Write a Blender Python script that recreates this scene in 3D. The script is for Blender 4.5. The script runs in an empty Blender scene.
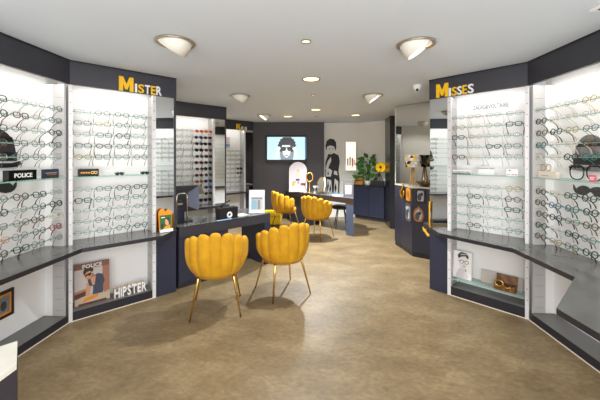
import bpy, bmesh, math, random
from mathutils import Vector, Matrix
random.seed(7)
C = bpy.context.scene.collection
PI = math.pi

# ------------------------------------------------------------------ materials
def lin(c):
    return tuple((x/255/12.92 if x/255 <= .04045 else ((x/255+.055)/1.055)**2.4) for x in c)
MATS = {}
def mat(name, rgb=(200, 200, 200), rough=.5, metal=0., emit=0., alpha=1., vary=0., scale=8., rgb2=None, sheen=0., bump=0., coat=0.):
    if name in MATS: return MATS[name]
    m = bpy.data.materials.new(name); m.use_nodes = True
    nt = m.node_tree; b = nt.nodes['Principled BSDF']
    col = lin(rgb)
    b.inputs['Base Color'].default_value = (*col, 1)
    b.inputs['Roughness'].default_value = rough
    b.inputs['Metallic'].default_value = metal
    b.inputs['Alpha'].default_value = alpha
    if sheen: b.inputs['Sheen Weight'].default_value = sheen
    if coat: b.inputs['Coat Weight'].default_value = coat
    if emit:
        b.inputs['Emission Color'].default_value = (*col, 1); b.inputs['Emission Strength'].default_value = emit
    if vary or rgb2 or bump:
        tc = nt.nodes.new('ShaderNodeTexCoord'); nz = nt.nodes.new('ShaderNodeTexNoise')
        nz.inputs['Scale'].default_value = scale; nz.inputs['Detail'].default_value = 6
        nt.links.new(tc.outputs['Object'], nz.inputs['Vector'])
        if vary or rgb2:
            r = nt.nodes.new('ShaderNodeValToRGB')
            c2 = lin(rgb2) if rgb2 else tuple(x*(1+vary) for x in col)
            c1 = col if rgb2 else tuple(x*(1-vary) for x in col)
            r.color_ramp.elements[0].position = .32; r.color_ramp.elements[1].position = .68
            r.color_ramp.elements[0].color = (*c1, 1); r.color_ramp.elements[1].color = (*c2, 1)
            nt.links.new(nz.outputs['Fac'], r.inputs['Fac']); nt.links.new(r.outputs['Color'], b.inputs['Base Color'])
        if bump:
            bp = nt.nodes.new('ShaderNodeBump'); bp.inputs['Strength'].default_value = bump; bp.inputs['Distance'].default_value = .01
            nt.links.new(nz.outputs['Fac'], bp.inputs['Height']); nt.links.new(bp.outputs['Normal'], b.inputs['Normal'])
    MATS[name] = m
    return m

def wood(name, c1, c2, scale=14, rough=.4):
    m = bpy.data.materials.new(name); m.use_nodes = True; nt = m.node_tree; b = nt.nodes['Principled BSDF']
    tc = nt.nodes.new('ShaderNodeTexCoord'); w = nt.nodes.new('ShaderNodeTexWave'); r = nt.nodes.new('ShaderNodeValToRGB')
    w.inputs['Scale'].default_value = scale; w.inputs['Distortion'].default_value = 6; w.inputs['Detail'].default_value = 3
    r.color_ramp.elements[0].color = (*lin(c1), 1); r.color_ramp.elements[1].color = (*lin(c2), 1)
    nt.links.new(tc.outputs['Object'], w.inputs['Vector']); nt.links.new(w.outputs['Fac'], r.inputs['Fac'])
    nt.links.new(r.outputs['Color'], b.inputs['Base Color']); b.inputs['Roughness'].default_value = rough
    MATS[name] = m; return m

def floor_mat():
    m = bpy.data.materials.new('vinyl floor'); m.use_nodes = True; nt = m.node_tree; b = nt.nodes['Principled BSDF']
    tc = nt.nodes.new('ShaderNodeTexCoord')
    mp = nt.nodes.new('ShaderNodeMapping'); mp.inputs['Rotation'].default_value = (0, 0, .5); mp.inputs['Scale'].default_value = (1, 1.5, 1)
    n1 = nt.nodes.new('ShaderNodeTexNoise'); n1.inputs['Scale'].default_value = 2.4; n1.inputs['Detail'].default_value = 9; n1.inputs['Roughness'].default_value = .68
    n2 = nt.nodes.new('ShaderNodeTexNoise'); n2.inputs['Scale'].default_value = 22; n2.inputs['Detail'].default_value = 6
    br = nt.nodes.new('ShaderNodeTexBrick'); br.offset = .5
    br.inputs['Scale'].default_value = 1.0; br.inputs['Brick Width'].default_value = .92; br.inputs['Row Height'].default_value = .46
    br.inputs['Mortar Size'].default_value = .0022; br.inputs['Mortar Smooth'].default_value = .5
    mb = nt.nodes.new('ShaderNodeMapping'); mb.inputs['Rotation'].default_value = (0, 0, .78)
    nt.links.new(tc.outputs['Object'], mb.inputs['Vector']); nt.links.new(mb.outputs['Vector'], br.inputs['Vector'])
    nt.links.new(tc.outputs['Object'], mp.inputs['Vector'])
    nt.links.new(mp.outputs['Vector'], n1.inputs['Vector']); nt.links.new(mp.outputs['Vector'], n2.inputs['Vector'])
    r1 = nt.nodes.new('ShaderNodeValToRGB'); e = r1.color_ramp.elements
    e[0].position = .22; e[0].color = (*lin((104, 86, 58)), 1); e[1].position = .80; e[1].color = (*lin((164, 144, 108)), 1)
    k = r1.color_ramp.elements.new(.5); k.color = (*lin((133, 112, 80)), 1)
    r2 = nt.nodes.new('ShaderNodeValToRGB'); e = r2.color_ramp.elements
    e[0].position = .3; e[0].color = (.80, .80, .80, 1); e[1].position = .7; e[1].color = (1.12, 1.12, 1.12, 1)
    mx = nt.nodes.new('ShaderNodeMixRGB'); mx.blend_type = 'MULTIPLY'; mx.inputs['Fac'].default_value = 1
    nt.links.new(n1.outputs['Fac'], r1.inputs['Fac']); nt.links.new(n2.outputs['Fac'], r2.inputs['Fac'])
    nt.links.new(r1.outputs['Color'], mx.inputs['Color1']); nt.links.new(r2.outputs['Color'], mx.inputs['Color2'])
    m2 = nt.nodes.new('ShaderNodeMixRGB'); m2.blend_type = 'MIX'; m2.inputs['Color2'].default_value = (*lin((96, 78, 58)), 1)
    ml = nt.nodes.new('ShaderNodeMath'); ml.operation = 'MULTIPLY'; ml.inputs[1].default_value = .45
    nt.links.new(br.outputs['Fac'], ml.inputs[0]); nt.links.new(ml.outputs[0], m2.inputs['Fac'])
    nt.links.new(mx.outputs['Color'], m2.inputs['Color1'])
    nt.links.new(m2.outputs['Color'], b.inputs['Base Color']); b.inputs['Roughness'].default_value = .42
    MATS['floor'] = m; return m

def clear_mat(name, rgb, clear=.8, rough=.05):
    m = bpy.data.materials.new(name); m.use_nodes = True; nt = m.node_tree; b = nt.nodes['Principled BSDF']
    b.inputs['Base Color'].default_value = (*lin(rgb), 1); b.inputs['Roughness'].default_value = rough
    t = nt.nodes.new('ShaderNodeBsdfTransparent'); t.inputs['Color'].default_value = (*lin(tuple(min(255, 200+c//5) for c in rgb)), 1)
    mx = nt.nodes.new('ShaderNodeMixShader'); mx.inputs['Fac'].default_value = clear
    out = nt.nodes['Material Output']
    nt.links.new(b.outputs[0], mx.inputs[1]); nt.links.new(t.outputs[0], mx.inputs[2]); nt.links.new(mx.outputs[0], out.inputs['Surface'])
    MATS[name] = m; return m

FLOOR = floor_mat()
CEIL = mat('ceiling paint', (215, 221, 230), .9)
WHITE = mat('white laminate', (238, 237, 236), .45)
POSTM = mat('white post paint', (214, 212, 214), .4)
PERF = mat('grey slotted metal', (186, 184, 182), .45)
SLOT = mat('slot shadow gap', (120, 118, 118), .8)
CHAR = mat('charcoal board', (52, 52, 60), .38, vary=.06, scale=3)
NAVY = mat('navy laminate', (42, 45, 63), .4, vary=.06, scale=3)
CTOP = mat('grey stone-look worktop', (104, 103, 99), .16, vary=.1, scale=5)
EDGE = mat('dark worktop edge', (38, 37, 44), .35)
PLTOP = mat('grey plinth top', (104, 102, 100), .35)
TVWALL = mat('dark grey wall paint', (64, 60, 64), .55)
BEIGE = mat('beige wall paint', (230, 227, 220), .8)
BLACK = mat('black plastic', (20, 20, 22), .35)
GLOSSBLK = mat('gloss black', (14, 14, 18), .12)
MIRROR = mat('mirror silver', (225, 228, 228), .02, 1.)
CHROME = mat('chrome', (205, 203, 196), .18, 1.)
GOLD = mat('polished gold', (226, 186, 106), .2, 1.)
BRASS = mat('warm gold', (196, 140, 50), .35, .8)
YEL = mat('yellow letter paint', (238, 186, 18), .4)
WLET = mat('white letter paint', (235, 234, 232), .4)
VELVET = mat('mustard velvet', (190, 134, 0), .8, sheen=.05, rgb2=(206, 154, 2), scale=10)
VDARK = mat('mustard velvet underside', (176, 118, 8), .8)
GRAIL = clear_mat('green edge glass', (150, 200, 182), .15)
GTOP = clear_mat('clear glass top', (200, 225, 215), .82)
LENS = clear_mat('clear lens', (226, 230, 230), .955, .03)
LIGHTM = mat('lamp glow', (255, 244, 222), emit=6.)
WARMGLOW = mat('warm lamp glow', (255, 226, 160), emit=3.)
PAPER = mat('white card', (236, 235, 232), .6)
GREYC = mat('mid grey print', (130, 128, 128), .6)
LGREY = mat('light grey print', (186, 184, 184), .6)
DGREY = mat('dark grey print', (62, 60, 62), .6)
SKIN = mat('printed skin tone', (206, 150, 116), .6)
SKIN2 = mat('printed shaded skin', (170, 112, 82), .6)
HAIR = mat('printed brown hair', (52, 34, 26), .6)
DENIM = mat('printed denim', (62, 70, 88), .6)
TAN = mat('printed tan', (176, 132, 92), .6)
MAROON = mat('printed maroon', (96, 52, 44), .6)
ORANGE = mat('orange print', (226, 140, 20), .5)
GREEN = mat('green print', (44, 96, 48), .5)
BLUE = mat('blue print', (70, 150, 196), .5)
PINK = mat('pink print', (226, 110, 130), .5)
LAV = mat('lavender print', (170, 160, 205), .5)
CREAM = mat('cream board', (226, 214, 198), .5)
WOODW = wood('warm wood', (100, 62, 26), (140, 92, 42), 5)
PALEW = wood('pale wood', (190, 148, 92), (214, 176, 120), 12)
DARKW = wood('dark wood', (48, 36, 26), (84, 62, 42), 12)
GOLDW = wood('golden wood', (176, 106, 22), (226, 156, 44), 8)

# ------------------------------------------------------------------ mesh builder
class MB:
    def __init__(s): s.v = []; s.f = []; s.m = []; s.mats = []; s.sm = []
    def mi(s, m):
        if m not in s.mats: s.mats.append(m)
        return s.mats.index(m)
    def add(s, vs, fs, m, smooth=False):
        o = len(s.v); i = s.mi(m); s.v += [tuple(x) for x in vs]
        for f in fs: s.f.append([o+k for k in f]); s.m.append(i); s.sm.append(smooth)
        return s
    def prism(s, pts, z0, z1, m, mtop=None, mside=None):
        n = len(pts); vs = [(p[0], p[1], z0) for p in pts]+[(p[0], p[1], z1) for p in pts]
        a = sum(pts[i][0]*pts[(i+1) % n][1]-pts[(i+1) % n][0]*pts[i][1] for i in range(n))
        if a < 0:
            pts = pts[::-1]; vs = [(p[0], p[1], z0) for p in pts]+[(p[0], p[1], z1) for p in pts]
        s.add(vs, [list(range(n))[::-1]], m); 
        s.f.append([len(s.v)-n+k for k in range(n)]); s.m.append(s.mi(mtop or m)); s.sm.append(False)
        o = len(s.v)-2*n; i = s.mi(mside or m)
        for k in range(n):
            s.f.append([o+k, o+(k+1) % n, o+n+(k+1) % n, o+n+k]); s.m.append(i); s.sm.append(False)
        return s
    def hexa(s, c, m):   # 8 corners: bottom 4 (ccw), top 4
        return s.add(c, [[3, 2, 1, 0], [4, 5, 6, 7], [0, 1, 5, 4], [1, 2, 6, 5], [2, 3, 7, 6], [3, 0, 4, 7]], m)
    def box(s, x0, x1, y0, y1, z0, z1, m):
        return s.hexa([(x0, y0, z0), (x1, y0, z0), (x1, y1, z0), (x0, y1, z0), (x0, y0, z1), (x1, y0, z1), (x1, y1, z1), (x0, y1, z1)], m)
    def tube(s, pts, r, m, n=6, closed=False, caps=True):
        pts = [Vector(p) for p in pts]; N = len(pts); rs = r if isinstance(r, (list, tuple)) else [r]*N
        vs = []; ref = None
        for i, p in enumerate(pts):
            if closed: t = pts[(i+1) % N]-pts[i-1]
            else: t = pts[min(i+1, N-1)]-pts[max(i-1, 0)]
            t = t.normalized() if t.length > 1e-9 else Vector((0, 0, 1))
            if ref is None: ref = t.orthogonal().normalized()
            a = (ref-t*ref.dot(t)); a = a.normalized() if a.length > 1e-6 else t.orthogonal().normalized()
            ref = a; b = t.cross(a)
            for k in range(n):
                q = 2*PI*k/n; vs.append(p+(a*math.cos(q)+b*math.sin(q))*rs[i])
        fs = []
        for i in range(N if closed else N-1):
            j = (i+1) % N
            for k in range(n): fs.append([i*n+k, i*n+(k+1) % n, j*n+(k+1) % n, j*n+k])
        if not closed and caps: fs += [list(range(n))[::-1], [(N-1)*n+k for k in range(n)]]
        return s.add(vs, fs, m, True)
    def lathe(s, prof, m, n=24, c=(0, 0, 0), smooth=True, close=True):
        vs = []; P = len(prof)
        for r, z in prof:
            for k in range(n): vs.append((c[0]+r*math.cos(2*PI*k/n), c[1]+r*math.sin(2*PI*k/n), c[2]+z))
        fs = [[i*n+k, i*n+(k+1) % n, (i+1)*n+(k+1) % n, (i+1)*n+k] for i in range(P-1) for k in range(n)]
        if close:
            fs.append(list(range(n))[::-1]); fs.append([(P-1)*n+k for k in range(n)])
        return s.add(vs, fs, m, smooth)
    def ball(s, c, r, m, n=12, sc=(1, 1, 1)):
        prof = [(math.sin(PI*i/n)*r*.999+1e-5, -math.cos(PI*i/n)*r) for i in range(n+1)]
        o = len(s.v); s.lathe(prof, m, n*2, (0, 0, 0))
        for k in range(o, len(s.v)):
            v = s.v[k]; s.v[k] = (c[0]+v[0]*sc[0], c[1]+v[1]*sc[1], c[2]+v[2]*sc[2])
        return s
    def xf(s, M):
        s.v = [tuple(M @ Vector(v)) for v in s.v]; return s
    def mesh(s, name, org=(0, 0, 0)):
        me = bpy.data.meshes.new(name)
        me.from_pydata([(v[0]-org[0], v[1]-org[1], v[2]-org[2]) for v in s.v], [], s.f)
        for m in s.mats: me.materials.append(m)
        me.polygons.foreach_set('material_index', s.m); me.polygons.foreach_set('use_smooth', s.sm)
        me.update(); return me

def obj(name, mb, parent=None, org=None, bevel=0., label=None):
    if org is None:
        if parent is not None: org = parent.matrix_basis.translation
        else:
            xs = [v[0] for v in mb.v]; ys = [v[1] for v in mb.v]; zs = [v[2] for v in mb.v]
            org = ((min(xs)+max(xs))/2, (min(ys)+max(ys))/2, min(zs))
    o = bpy.data.objects.new(name, mb.mesh(name, org) if isinstance(mb, MB) else mb); C.objects.link(o)
    if parent is not None: o.parent = parent
    else: o.location = org
    if bevel:
        md = o.modifiers.new('bevel', 'BEVEL'); md.width = bevel; md.segments = 2; md.limit_method = 'ANGLE'
    if label: o['label'] = label
    return o
def tag(o, label, cat, group=None, kind=None):
    o['label'] = label; o['category'] = cat
    if group: o['group'] = group
    if kind: o['kind'] = kind
    return o
def thing(name, label, cat, loc=(0, 0, 0), group=None):
    o = bpy.data.objects.new(name, None); C.objects.link(o); o.location = loc; o.empty_display_size = .1
    return tag(o, label, cat, group)
def struct(name, mb, label=None):
    o = obj(name, mb, org=(0, 0, 0)); o['kind'] = 'structure'
    if label: o['label'] = label
    return o

# ------------------------------------------------------------------ planar frames
class Wall:
    """a run of wall: O start, u along (unit), n towards the back (unit)"""
    def __init__(s, O, u, n):
        l = math.hypot(*u); s.O = O; s.u = (u[0]/l, u[1]/l); l = math.hypot(*n); s.n = (n[0]/l, n[1]/l)
    def p(s, a, t, z=0.):
        return (s.O[0]+s.u[0]*a+s.n[0]*t, s.O[1]+s.u[1]*a+s.n[1]*t, z)
    def quad(s, a0, a1, t0, t1):
        return [s.p(a0, t0)[:2], s.p(a1, t0)[:2], s.p(a1, t1)[:2], s.p(a0, t1)[:2]]
    def rz(s): return math.atan2(s.n[1], s.n[0])-PI/2
    def right(s):   # viewer's right
        return (s.n[1], -s.n[0])
    def frame(s, a, t, z, tilt=0.):
        return Frame(s.p(a, t, z), (*s.right(), 0), (-s.n[0], -s.n[1], 0), tilt)
def box(W, a0, a1, t0, t1, z0, z1, m, mb=None, mtop=None):
    mb = mb or MB(); return mb.prism(W.quad(a0, a1, t0, t1), z0, z1, m, mtop)

class Frame:
    """flat picture frame: O, X viewer's right, N towards the viewer, tilted back by tilt"""
    def __init__(s, O, X, N, tilt=0.):
        s.O = Vector(O); s.X = Vector(X).normalized(); N = Vector(N).normalized(); Z = Vector((0, 0, 1))
        s.U = (Z*math.cos(tilt)-N*math.sin(tilt)).normalized(); s.N = s.X.cross(s.U).normalized()
        if s.N.dot(N) < 0: s.N = -s.N
    def p(s, x, y, d=0.): return tuple(s.O+s.X*x+s.U*y+s.N*d)
    def slab(s, mb, pts, d0, d1, m):
        a = sum(pts[i][0]*pts[(i+1) % len(pts)][1]-pts[(i+1) % len(pts)][0]*pts[i][1] for i in range(len(pts)))
        if a < 0: pts = pts[::-1]
        n = len(pts); vs = [s.p(x, y, d0) for x, y in pts]+[s.p(x, y, d1) for x, y in pts]
        fs = [list(range(n))[::-1], list(range(n, 2*n))]+[[k, (k+1) % n, n+(k+1) % n, n+k] for k in range(n)]
        if s.X.cross(s.U).dot(s.N) < 0: fs = [f[::-1] for f in fs]
        return mb.add(vs, fs, m)
    def art(s, mb, layers, d=.0012, step=.0004):
        for i, (pts, m) in enumerate(layers): s.slab(mb, pts, d, d+step*(i+1), m)
        return mb
def R(x0, x1, y0, y1): return [(x0, y0), (x1, y0), (x1, y1), (x0, y1)]
def E(cx, cy, rx, ry, n=16, a0=0., a1=360., rot=0.):
    o = []; c, s_ = math.cos(rot), math.sin(rot)
    k = n if a1-a0 >= 360 else n+1
    for i in range(k):
        q = math.radians(a0+(a1-a0)*i/n); x, y = rx*math.cos(q), ry*math.sin(q); o.append((cx+x*c-y*s_, cy+x*s_+y*c))
    return o
def sc(pts, k, ox=0, oy=0): return [(x*k+ox, y*k+oy) for x, y in pts]

def text_flat(F, body, size, m, d0=.001, d1=.003, bold=0., x=0., y=0., align='LEFT', mb=None):
    cu = bpy.data.curves.new('txt', 'FONT'); cu.body = body; cu.size = size; cu.align_x = align; cu.offset = bold*size; cu.extrude = .5
    cu.resolution_u = 3
    o = bpy.data.objects.new('txt', cu); C.objects.link(o); bpy.context.view_layer.update()
    me = bpy.data.meshes.new_from_object(o.evaluated_get(bpy.context.evaluated_depsgraph_get()))
    mb = mb or MB()
    vs = [F.p(v.co.x+x, v.co.y+y, d0 if v.co.z < 0 else d1) for v in me.vertices]
    mb.add(vs, [list(p.vertices) for p in me.polygons], m)
    w = max([v.co.x for v in me.vertices] or [0])
    bpy.data.objects.remove(o); bpy.data.curves.remove(cu); bpy.data.meshes.remove(me)
    return mb, w

# ------------------------------------------------------------------ camera and room data
CEILZ = 2.471
cam = bpy.data.cameras.new('camera'); co = bpy.data.objects.new('camera', cam); C.objects.link(co)
co.location = (0, 0, 1.55); co.rotation_euler = (PI/2, 0, 0); cam.sensor_width = 36; cam.lens = 310/600*36; cam.shift_y = -42/600
cam.clip_start = .05; bpy.context.scene.camera = co

LC = (-2.174, 2.917); RC = (2.193, 2.975)
WL = Wall(LC, (-.05, -1), (-1, .05))            # left side wall, a runs towards the camera
WR = Wall(RC, (-.037, -1), (1, -.037))
WM = Wall(LC, (.732, .681), (-.681, .732))      # MISTER
WS = Wall(RC, (-.68, .733), (.733, .68))      # MISSES
W2 = Wall((-2.079, 4.967), (.732, .681), (-.681, .732))
W3 = Wall((-1.934, 7.217), (.732, .681), (-.681, .732))
DEP, PAN, TOT, FZ = .22, .781, 1.003, 2.243
PS, TS = .756, .961
CT = .725

# ------------------------------------------------------------------ setting
struct('floor', MB().box(-3.6, 3.6, -1.2, 9.0, -.08, 0, FLOOR), 'brown mottled vinyl floor')
struct('ceiling', MB().box(-3.6, 3.6, -1.2, 9.0, CEILZ, CEILZ+.08, CEIL), 'pale grey painted ceiling')
def wallseg(name, a, b, m, out, th=.1, z0=0., z1=CEILZ, label=None):
    dx, dy = b[0]-a[0], b[1]-a[1]; l = math.hypot(dx, dy); nx, ny = -dy/l*out, dx/l*out
    struct(name, MB().prism([a, b, (b[0]+nx*th, b[1]+ny*th), (a[0]+nx*th, a[1]+ny*th)], z0, z1, m), label)
DO = DEP+.03
pl = [WL.p(2.6, DO)[:2], WL.p(-.16, DO)[:2]]
pm = [WM.p(-.02, DO)[:2], WM.p(TOT+.0, DO)[:2]]
p2 = [W2.p(-.0, DO)[:2], W2.p(TOT, DO)[:2]]
p3 = [W3.p(-.0, DO)[:2], W3.p(TOT+.02, DO)[:2]]
wallseg('wall_left', pl[0], pl[1], BEIGE, 1)
wallseg('wall_left_diagonal', pm[0], pm[1], BEIGE, 1)
wallseg('wall_left_recess', pm[1], p2[0], BEIGE, 1)
wallseg('wall_left_middle', p2[0], p2[1], BEIGE, 1)
wallseg('wall_left_passage', p2[1], p3[0], BEIGE, 1)
wallseg('wall_left_rear', p3[0], p3[1], BEIGE, 1)
struct('wall_back_dark', MB().box(-1.6, .62, 7.97, 8.12, 0, CEILZ, TVWALL), 'dark grey wall behind the television')
struct('wall_back', MB().box(.6, 1.55, 8.15, 8.3, 0, CEILZ, BEIGE), 'beige back wall')
struct('wall_back_diagonal', MB().prism([(1.55, 8.15), (2.5, 7.2), (2.6, 7.3), (1.6, 8.3)], 0, CEILZ, BEIGE), 'beige diagonal wall behind the sideboard')
struct('wall_right_pier', MB().prism([(2.02, 7.36), (1.972, 6.8), (2.10, 6.72), (2.5, 6.9), (2.5, 7.19)], 0, CEILZ, mat('glossy charcoal panel', (30, 30, 34), .25)), 'glossy charcoal pier')
qr = [WR.p(2.6, DO)[:2], WR.p(-.12, DO)[:2]]
qs = [WS.p(-.02, DO)[:2], WS.p(TS, DO)[:2]]
wallseg('wall_right', qr[0], qr[1], BEIGE, -1)
wallseg('wall_right_diagonal', qs[0], qs[1], BEIGE, -1)
MWa, MWb = (1.705, 5.54), (2.26, 4.865)
wallseg('wall_right_recess', qs[1], (2.30, 4.82), BEIGE, -1)
wallseg('wall_right_mirror', MWa, (2.30, 4.82), CHAR, 1, .06)
wallseg('wall_right_rear', (2.0, 5.70), (2.5, 6.85), CHAR, -1)

# ------------------------------------------------------------------ display niches
def niche(W, label, wall, pillar=True, edge=False, length=PAN, a_start=0., plz=.09, end=TOT):
    t = thing('display_niche', label, 'display unit', W.p(0, 0, 0))
    bk = MB(); box(W, a_start, length, DEP, DEP+.02, .0, FZ+.18, WHITE, bk); obj('back_panel', bk, t)
    for s0, s1 in ((-.002, .028),) + (((length-.036, length),) if pillar else ()):
        m = MB(); box(W, s0, s1, 0, .03, 0, FZ, POSTM, m)
        if plz: 
            for i in range(20):
                z = .18+i*.105
                if abs(z-CT) > .05 and z < FZ-.05: box(W, s0+.006, s1-.012, -.0008, 0, z, z+.006, SLOT, m)
        if pillar or s0 > .1: obj('upright', m, t)
        i0, i1 = (s0, s0+.02) if s0 < .1 else (s1-.022, s1)
        m = MB(); tb = DEP if pillar else .145; box(W, i0, i1, .031, tb, 0, FZ, PERF, m)
        if not pillar: box(W, i0, i1, tb, DEP, 0, FZ, WHITE, m)
        f0, f1 = (i1, i1+.0006) if s0 < .1 else (i0-.0006, i0)
        for i in range(22):
            z = .12+i*.105
            if abs(z-CT) > .04 and z < FZ-.03: box(W, f0, f1, .05, tb-.02, z, z+.003, SLOT, m)
        obj('side_panel', m, t)
    m = MB(); box(W, .029, length-.037 if pillar else length, .0, DEP, 0, plz, EDGE, m, PLTOP); obj('plinth', m, t)
    if plz:
        m = MB(); box(W, -.002, length, -.006, -.0005, 0, .007, CREAM, m); obj('floor_trim', m, t)
    end = end if pillar else length
    m = MB(); box(W, -.003, end, -.012, .018, FZ, CEILZ-.012, CHAR, m); obj('fascia', m, t)
    m = MB(); box(W, -.003, end, -.02, .0, CEILZ-.0118, CEILZ-.0005, BLACK, m); obj('shadow_trim', m, t)
    m = MB(); box(W, .03, (length-.04), .03, .055, FZ+.02, FZ+.035, mat('LED strip', (255, 252, 244), emit=4.), m); obj('light_strip', m, t)
    if pillar:
        m = MB(); box(W, length+.0005, end, .0, DEP, 0, CT-.04, NAVY, m); obj('pillar_base', m, t)
        m = MB(); box(W, length+.0005, end-(.024 if edge else .001), .006, .02, CT+.001, FZ-.001, MIRROR, m); obj('mirror', m, t)
        m = MB(); box(W, length+.001, end-.001, .021, DEP, CT+.001, FZ, CHAR, m); obj('pillar', m, t)
        if edge:
            m = MB(); box(W, end-.023, end, .0, .0208, CT+.001, FZ-.001, CHAR, m); obj('edge_strip', m, t)
    # real strip light behind the fascia
    la = bpy.data.lights.new('strip_light', 'AREA'); la.shape = 'RECTANGLE'; la.size = length-.08; la.size_y = .03
    la.energy = LED*(length-.08); la.color = (1, .985, .95)
    lo = bpy.data.objects.new('strip_light', la); C.objects.link(lo)
    lo.location = W.p(length/2, .045, FZ+.016)
    lo.rotation_euler = Matrix.Rotation(W.rz(), 4, 'Z').to_euler()
    lo.rotation_euler.x = math.radians(14)
    return t
LED = 1.1
niche(WM, 'white MISTER display niche with charcoal fascia and grey posts', 'MISTER', edge=True)
niche(WS, 'white MISSES display niche with charcoal fascia and grey posts', 'MISSES', plz=.10, length=PS, end=TS)
niche(W2, 'white sunglasses display niche behind the near desk', 'sun', edge=True)
niche(W3, 'small white display niche beside the television wall', 'kids')
niche(WL, 'long white display niche on the side wall with the POLICE sign', 'left', pillar=False, length=2.3, plz=.075)
niche(WR, 'long white display niche on the side wall with large spectacles', 'right', pillar=False, length=2.3, plz=.075)

WQ = Wall((2.06, 4.60), (-.36, -.60), (.857, -.514))
t = thing('display_niche', 'white display niche behind the MISSES pillar, seen in mirrors', 'display unit', WQ.p(0, 0))
m = MB(); box(WQ, 0, .66, .08, .10, 0, FZ, WHITE, m); obj('back_panel', m, t)
m = MB(); box(WQ, 0, .66, -.01, .10, FZ+.001, CEILZ-.012, CHAR, m); obj('fascia', m, t)
for i in range(11):
    m = MB(); box(WQ, .02, .64, .02, .028, .85+i*.11, .856+i*.11, GRAIL, m); obj('glass_rail', m, t)
m = MB(); box(WQ, 0, .66, -.01, .079, CT-.04, CT, EDGE, m); obj('ledge', m, t)

# ------------------------------------------------------------------ worktops
def counter(pts, label, z=CT, th=.037):
    m = MB(); m.prism(pts, z-th, z, EDGE, CTOP); o = obj('worktop', m)
    return tag(o, label, 'worktop')
lw = [WL.p(2.28, DEP-.002)[:2], WL.p(.0, DEP-.002)[:2], (LC[0]-.21, LC[1]+.0), (LC[0]-.012, LC[1]+.012)]
cm = lambda W, a, t: W.p(a, t)[:2]
e0 = (-1.987, 2.826)
counter([cm(WL, 2.28, DEP-.003), cm(WL, -.0, DEP-.003), cm(WL, -.0, .035), cm(WM, .03, .03), cm(WM, .03, DEP-.003), cm(WM, TOT, DEP-.003), (-1.432, 3.598), (-1.455, 3.30),
         e0, cm(WL, 2.28, -.19)], 'grey worktop bending round the corner below the MISTER niche')
counter([cm(WR, 2.28, DEP-.003), cm(WR, 0, DEP-.003), cm(WR, 0, .035), cm(WS, .03, .03), cm(WS, .03, DEP-.003), cm(WS, TS, DEP-.003), (1.74, 3.97), (1.58, 3.97), (1.527, 3.41),
         (1.94, 2.823), (1.906, 2.149), (1.41, 1.705), (1.395, .7)], 'grey worktop that widens into a table below the large spectacles')
for W, l in ((W2, 'grey worktop shelf below the sunglasses niche'), (W3, 'grey worktop shelf below the small niche by the television')):
    counter([cm(W, .0, DEP-.003), cm(W, TOT-.001, DEP-.003), cm(W, TOT-.001, -.12), cm(W, .0, -.12)], l, CT-.005)

# ------------------------------------------------------------------ lettering on the fascias
GLY = {'M': [(0, 0), (.27, 0), (.27, .50), (.42, .12), (.58, .12), (.73, .50), (.73, 0), (1, 0), (1, 1), (.72, 1), (.5, .50), (.28, 1), (0, 1)],
       'K': [(0, 0), (.30, 0), (.30, .34), (.40, .44), (.68, 0), (1, 0), (.60, .62), (.96, 1), (.62, 1), (.30, .64), (.30, 1), (0, 1)]}
def lettering(W, items, sizes, label, base=FZ+.004):
    a0 = items[0][1]
    t = thing('wall_lettering', label, 'lettering', W.p(a0, -.013, base))
    rx = W.right(); sgn = 1 if rx[0]*W.u[0]+rx[1]*W.u[1] > 0 else -1
    for (ch, a, b, h, m) in items:
        F = W.frame(a, -.0125, base)
        if ch in GLY:
            mb = MB(); wd = abs(b-a); F.slab(mb, [(x*wd, y*h) for x, y in GLY[ch]], 0, .012, m)
            obj('letter', mb, t, label='yellow letter '+ch); continue
        mb, w = text_flat(F, ch, h/.70, m, .0, .012, .02)
        xs = [(Vector(v)-F.O).dot(F.X) for v in mb.v]; x0, x1 = min(xs), max(xs); want = abs(b-a)
        ys = [(Vector(v)-F.O).dot(F.U) for v in mb.v]; y0, y1 = min(ys), max(ys)
        out = []
        for v in mb.v:
            q = Vector(v)-F.O; x, y, d = q.dot(F.X), q.dot(F.U), q.dot(F.N)
            out.append(F.p((x-x0)/(x1-x0)*want, (y-y0)/(y1-y0)*h, d))
        mb.v = out; obj('letter', mb, t, label=('yellow letter ' if m is YEL else 'white letter ')+ch)
    return t
lettering(WM, [('M', .412, .548, .148, YEL), ('I', .562, .582, .092, WLET), ('S', .592, .652, .094, YEL), ('T', .660, .714, .094, WLET), ('E', .722, .770, .094, YEL), ('R', .778, .834, .098, WLET)], None,
          'yellow and white MISTER lettering along the fascia')
lettering(WS, [('M', 0.875, 0.739, 0.155, YEL), ('I', 0.733, 0.711, 0.09, WLET), ('S', 0.702, 0.644, 0.095, YEL), ('S', 0.642, 0.595, 0.095, WLET), ('E', 0.59, 0.543, 0.098, YEL), ('S', 0.534, 0.476, 0.1, WLET)], None,
          'yellow and white MISSES lettering along the fascia')
lettering(W3, [('K', .505, .636, .14, YEL), ('I', .65, .672, .08, WLET), ('D', .684, .742, .08, YEL), ('S', .752, .806, .08, WLET)], None,
          'small yellow and white KIDS lettering by the television wall')
F = WS.frame(.560, DEP-.001, 2.095)
mb, w = text_flat(F, 'ZADIG&VOLTAIRE', .068, mat('grey wall letters', (120, 124, 124), .5), .0, .004, .002)
mb.v = [tuple(F.O+F.X*((Vector(v)-F.O).dot(F.X))*(.345/w)+F.U*(Vector(v)-F.O).dot(F.U)+F.N*(Vector(v)-F.O).dot(F.N)) for v in mb.v]
tag(obj('brand_lettering', mb), 'thin grey ZADIG&VOLTAIRE lettering at the top of the MISSES niche', 'lettering')

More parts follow.
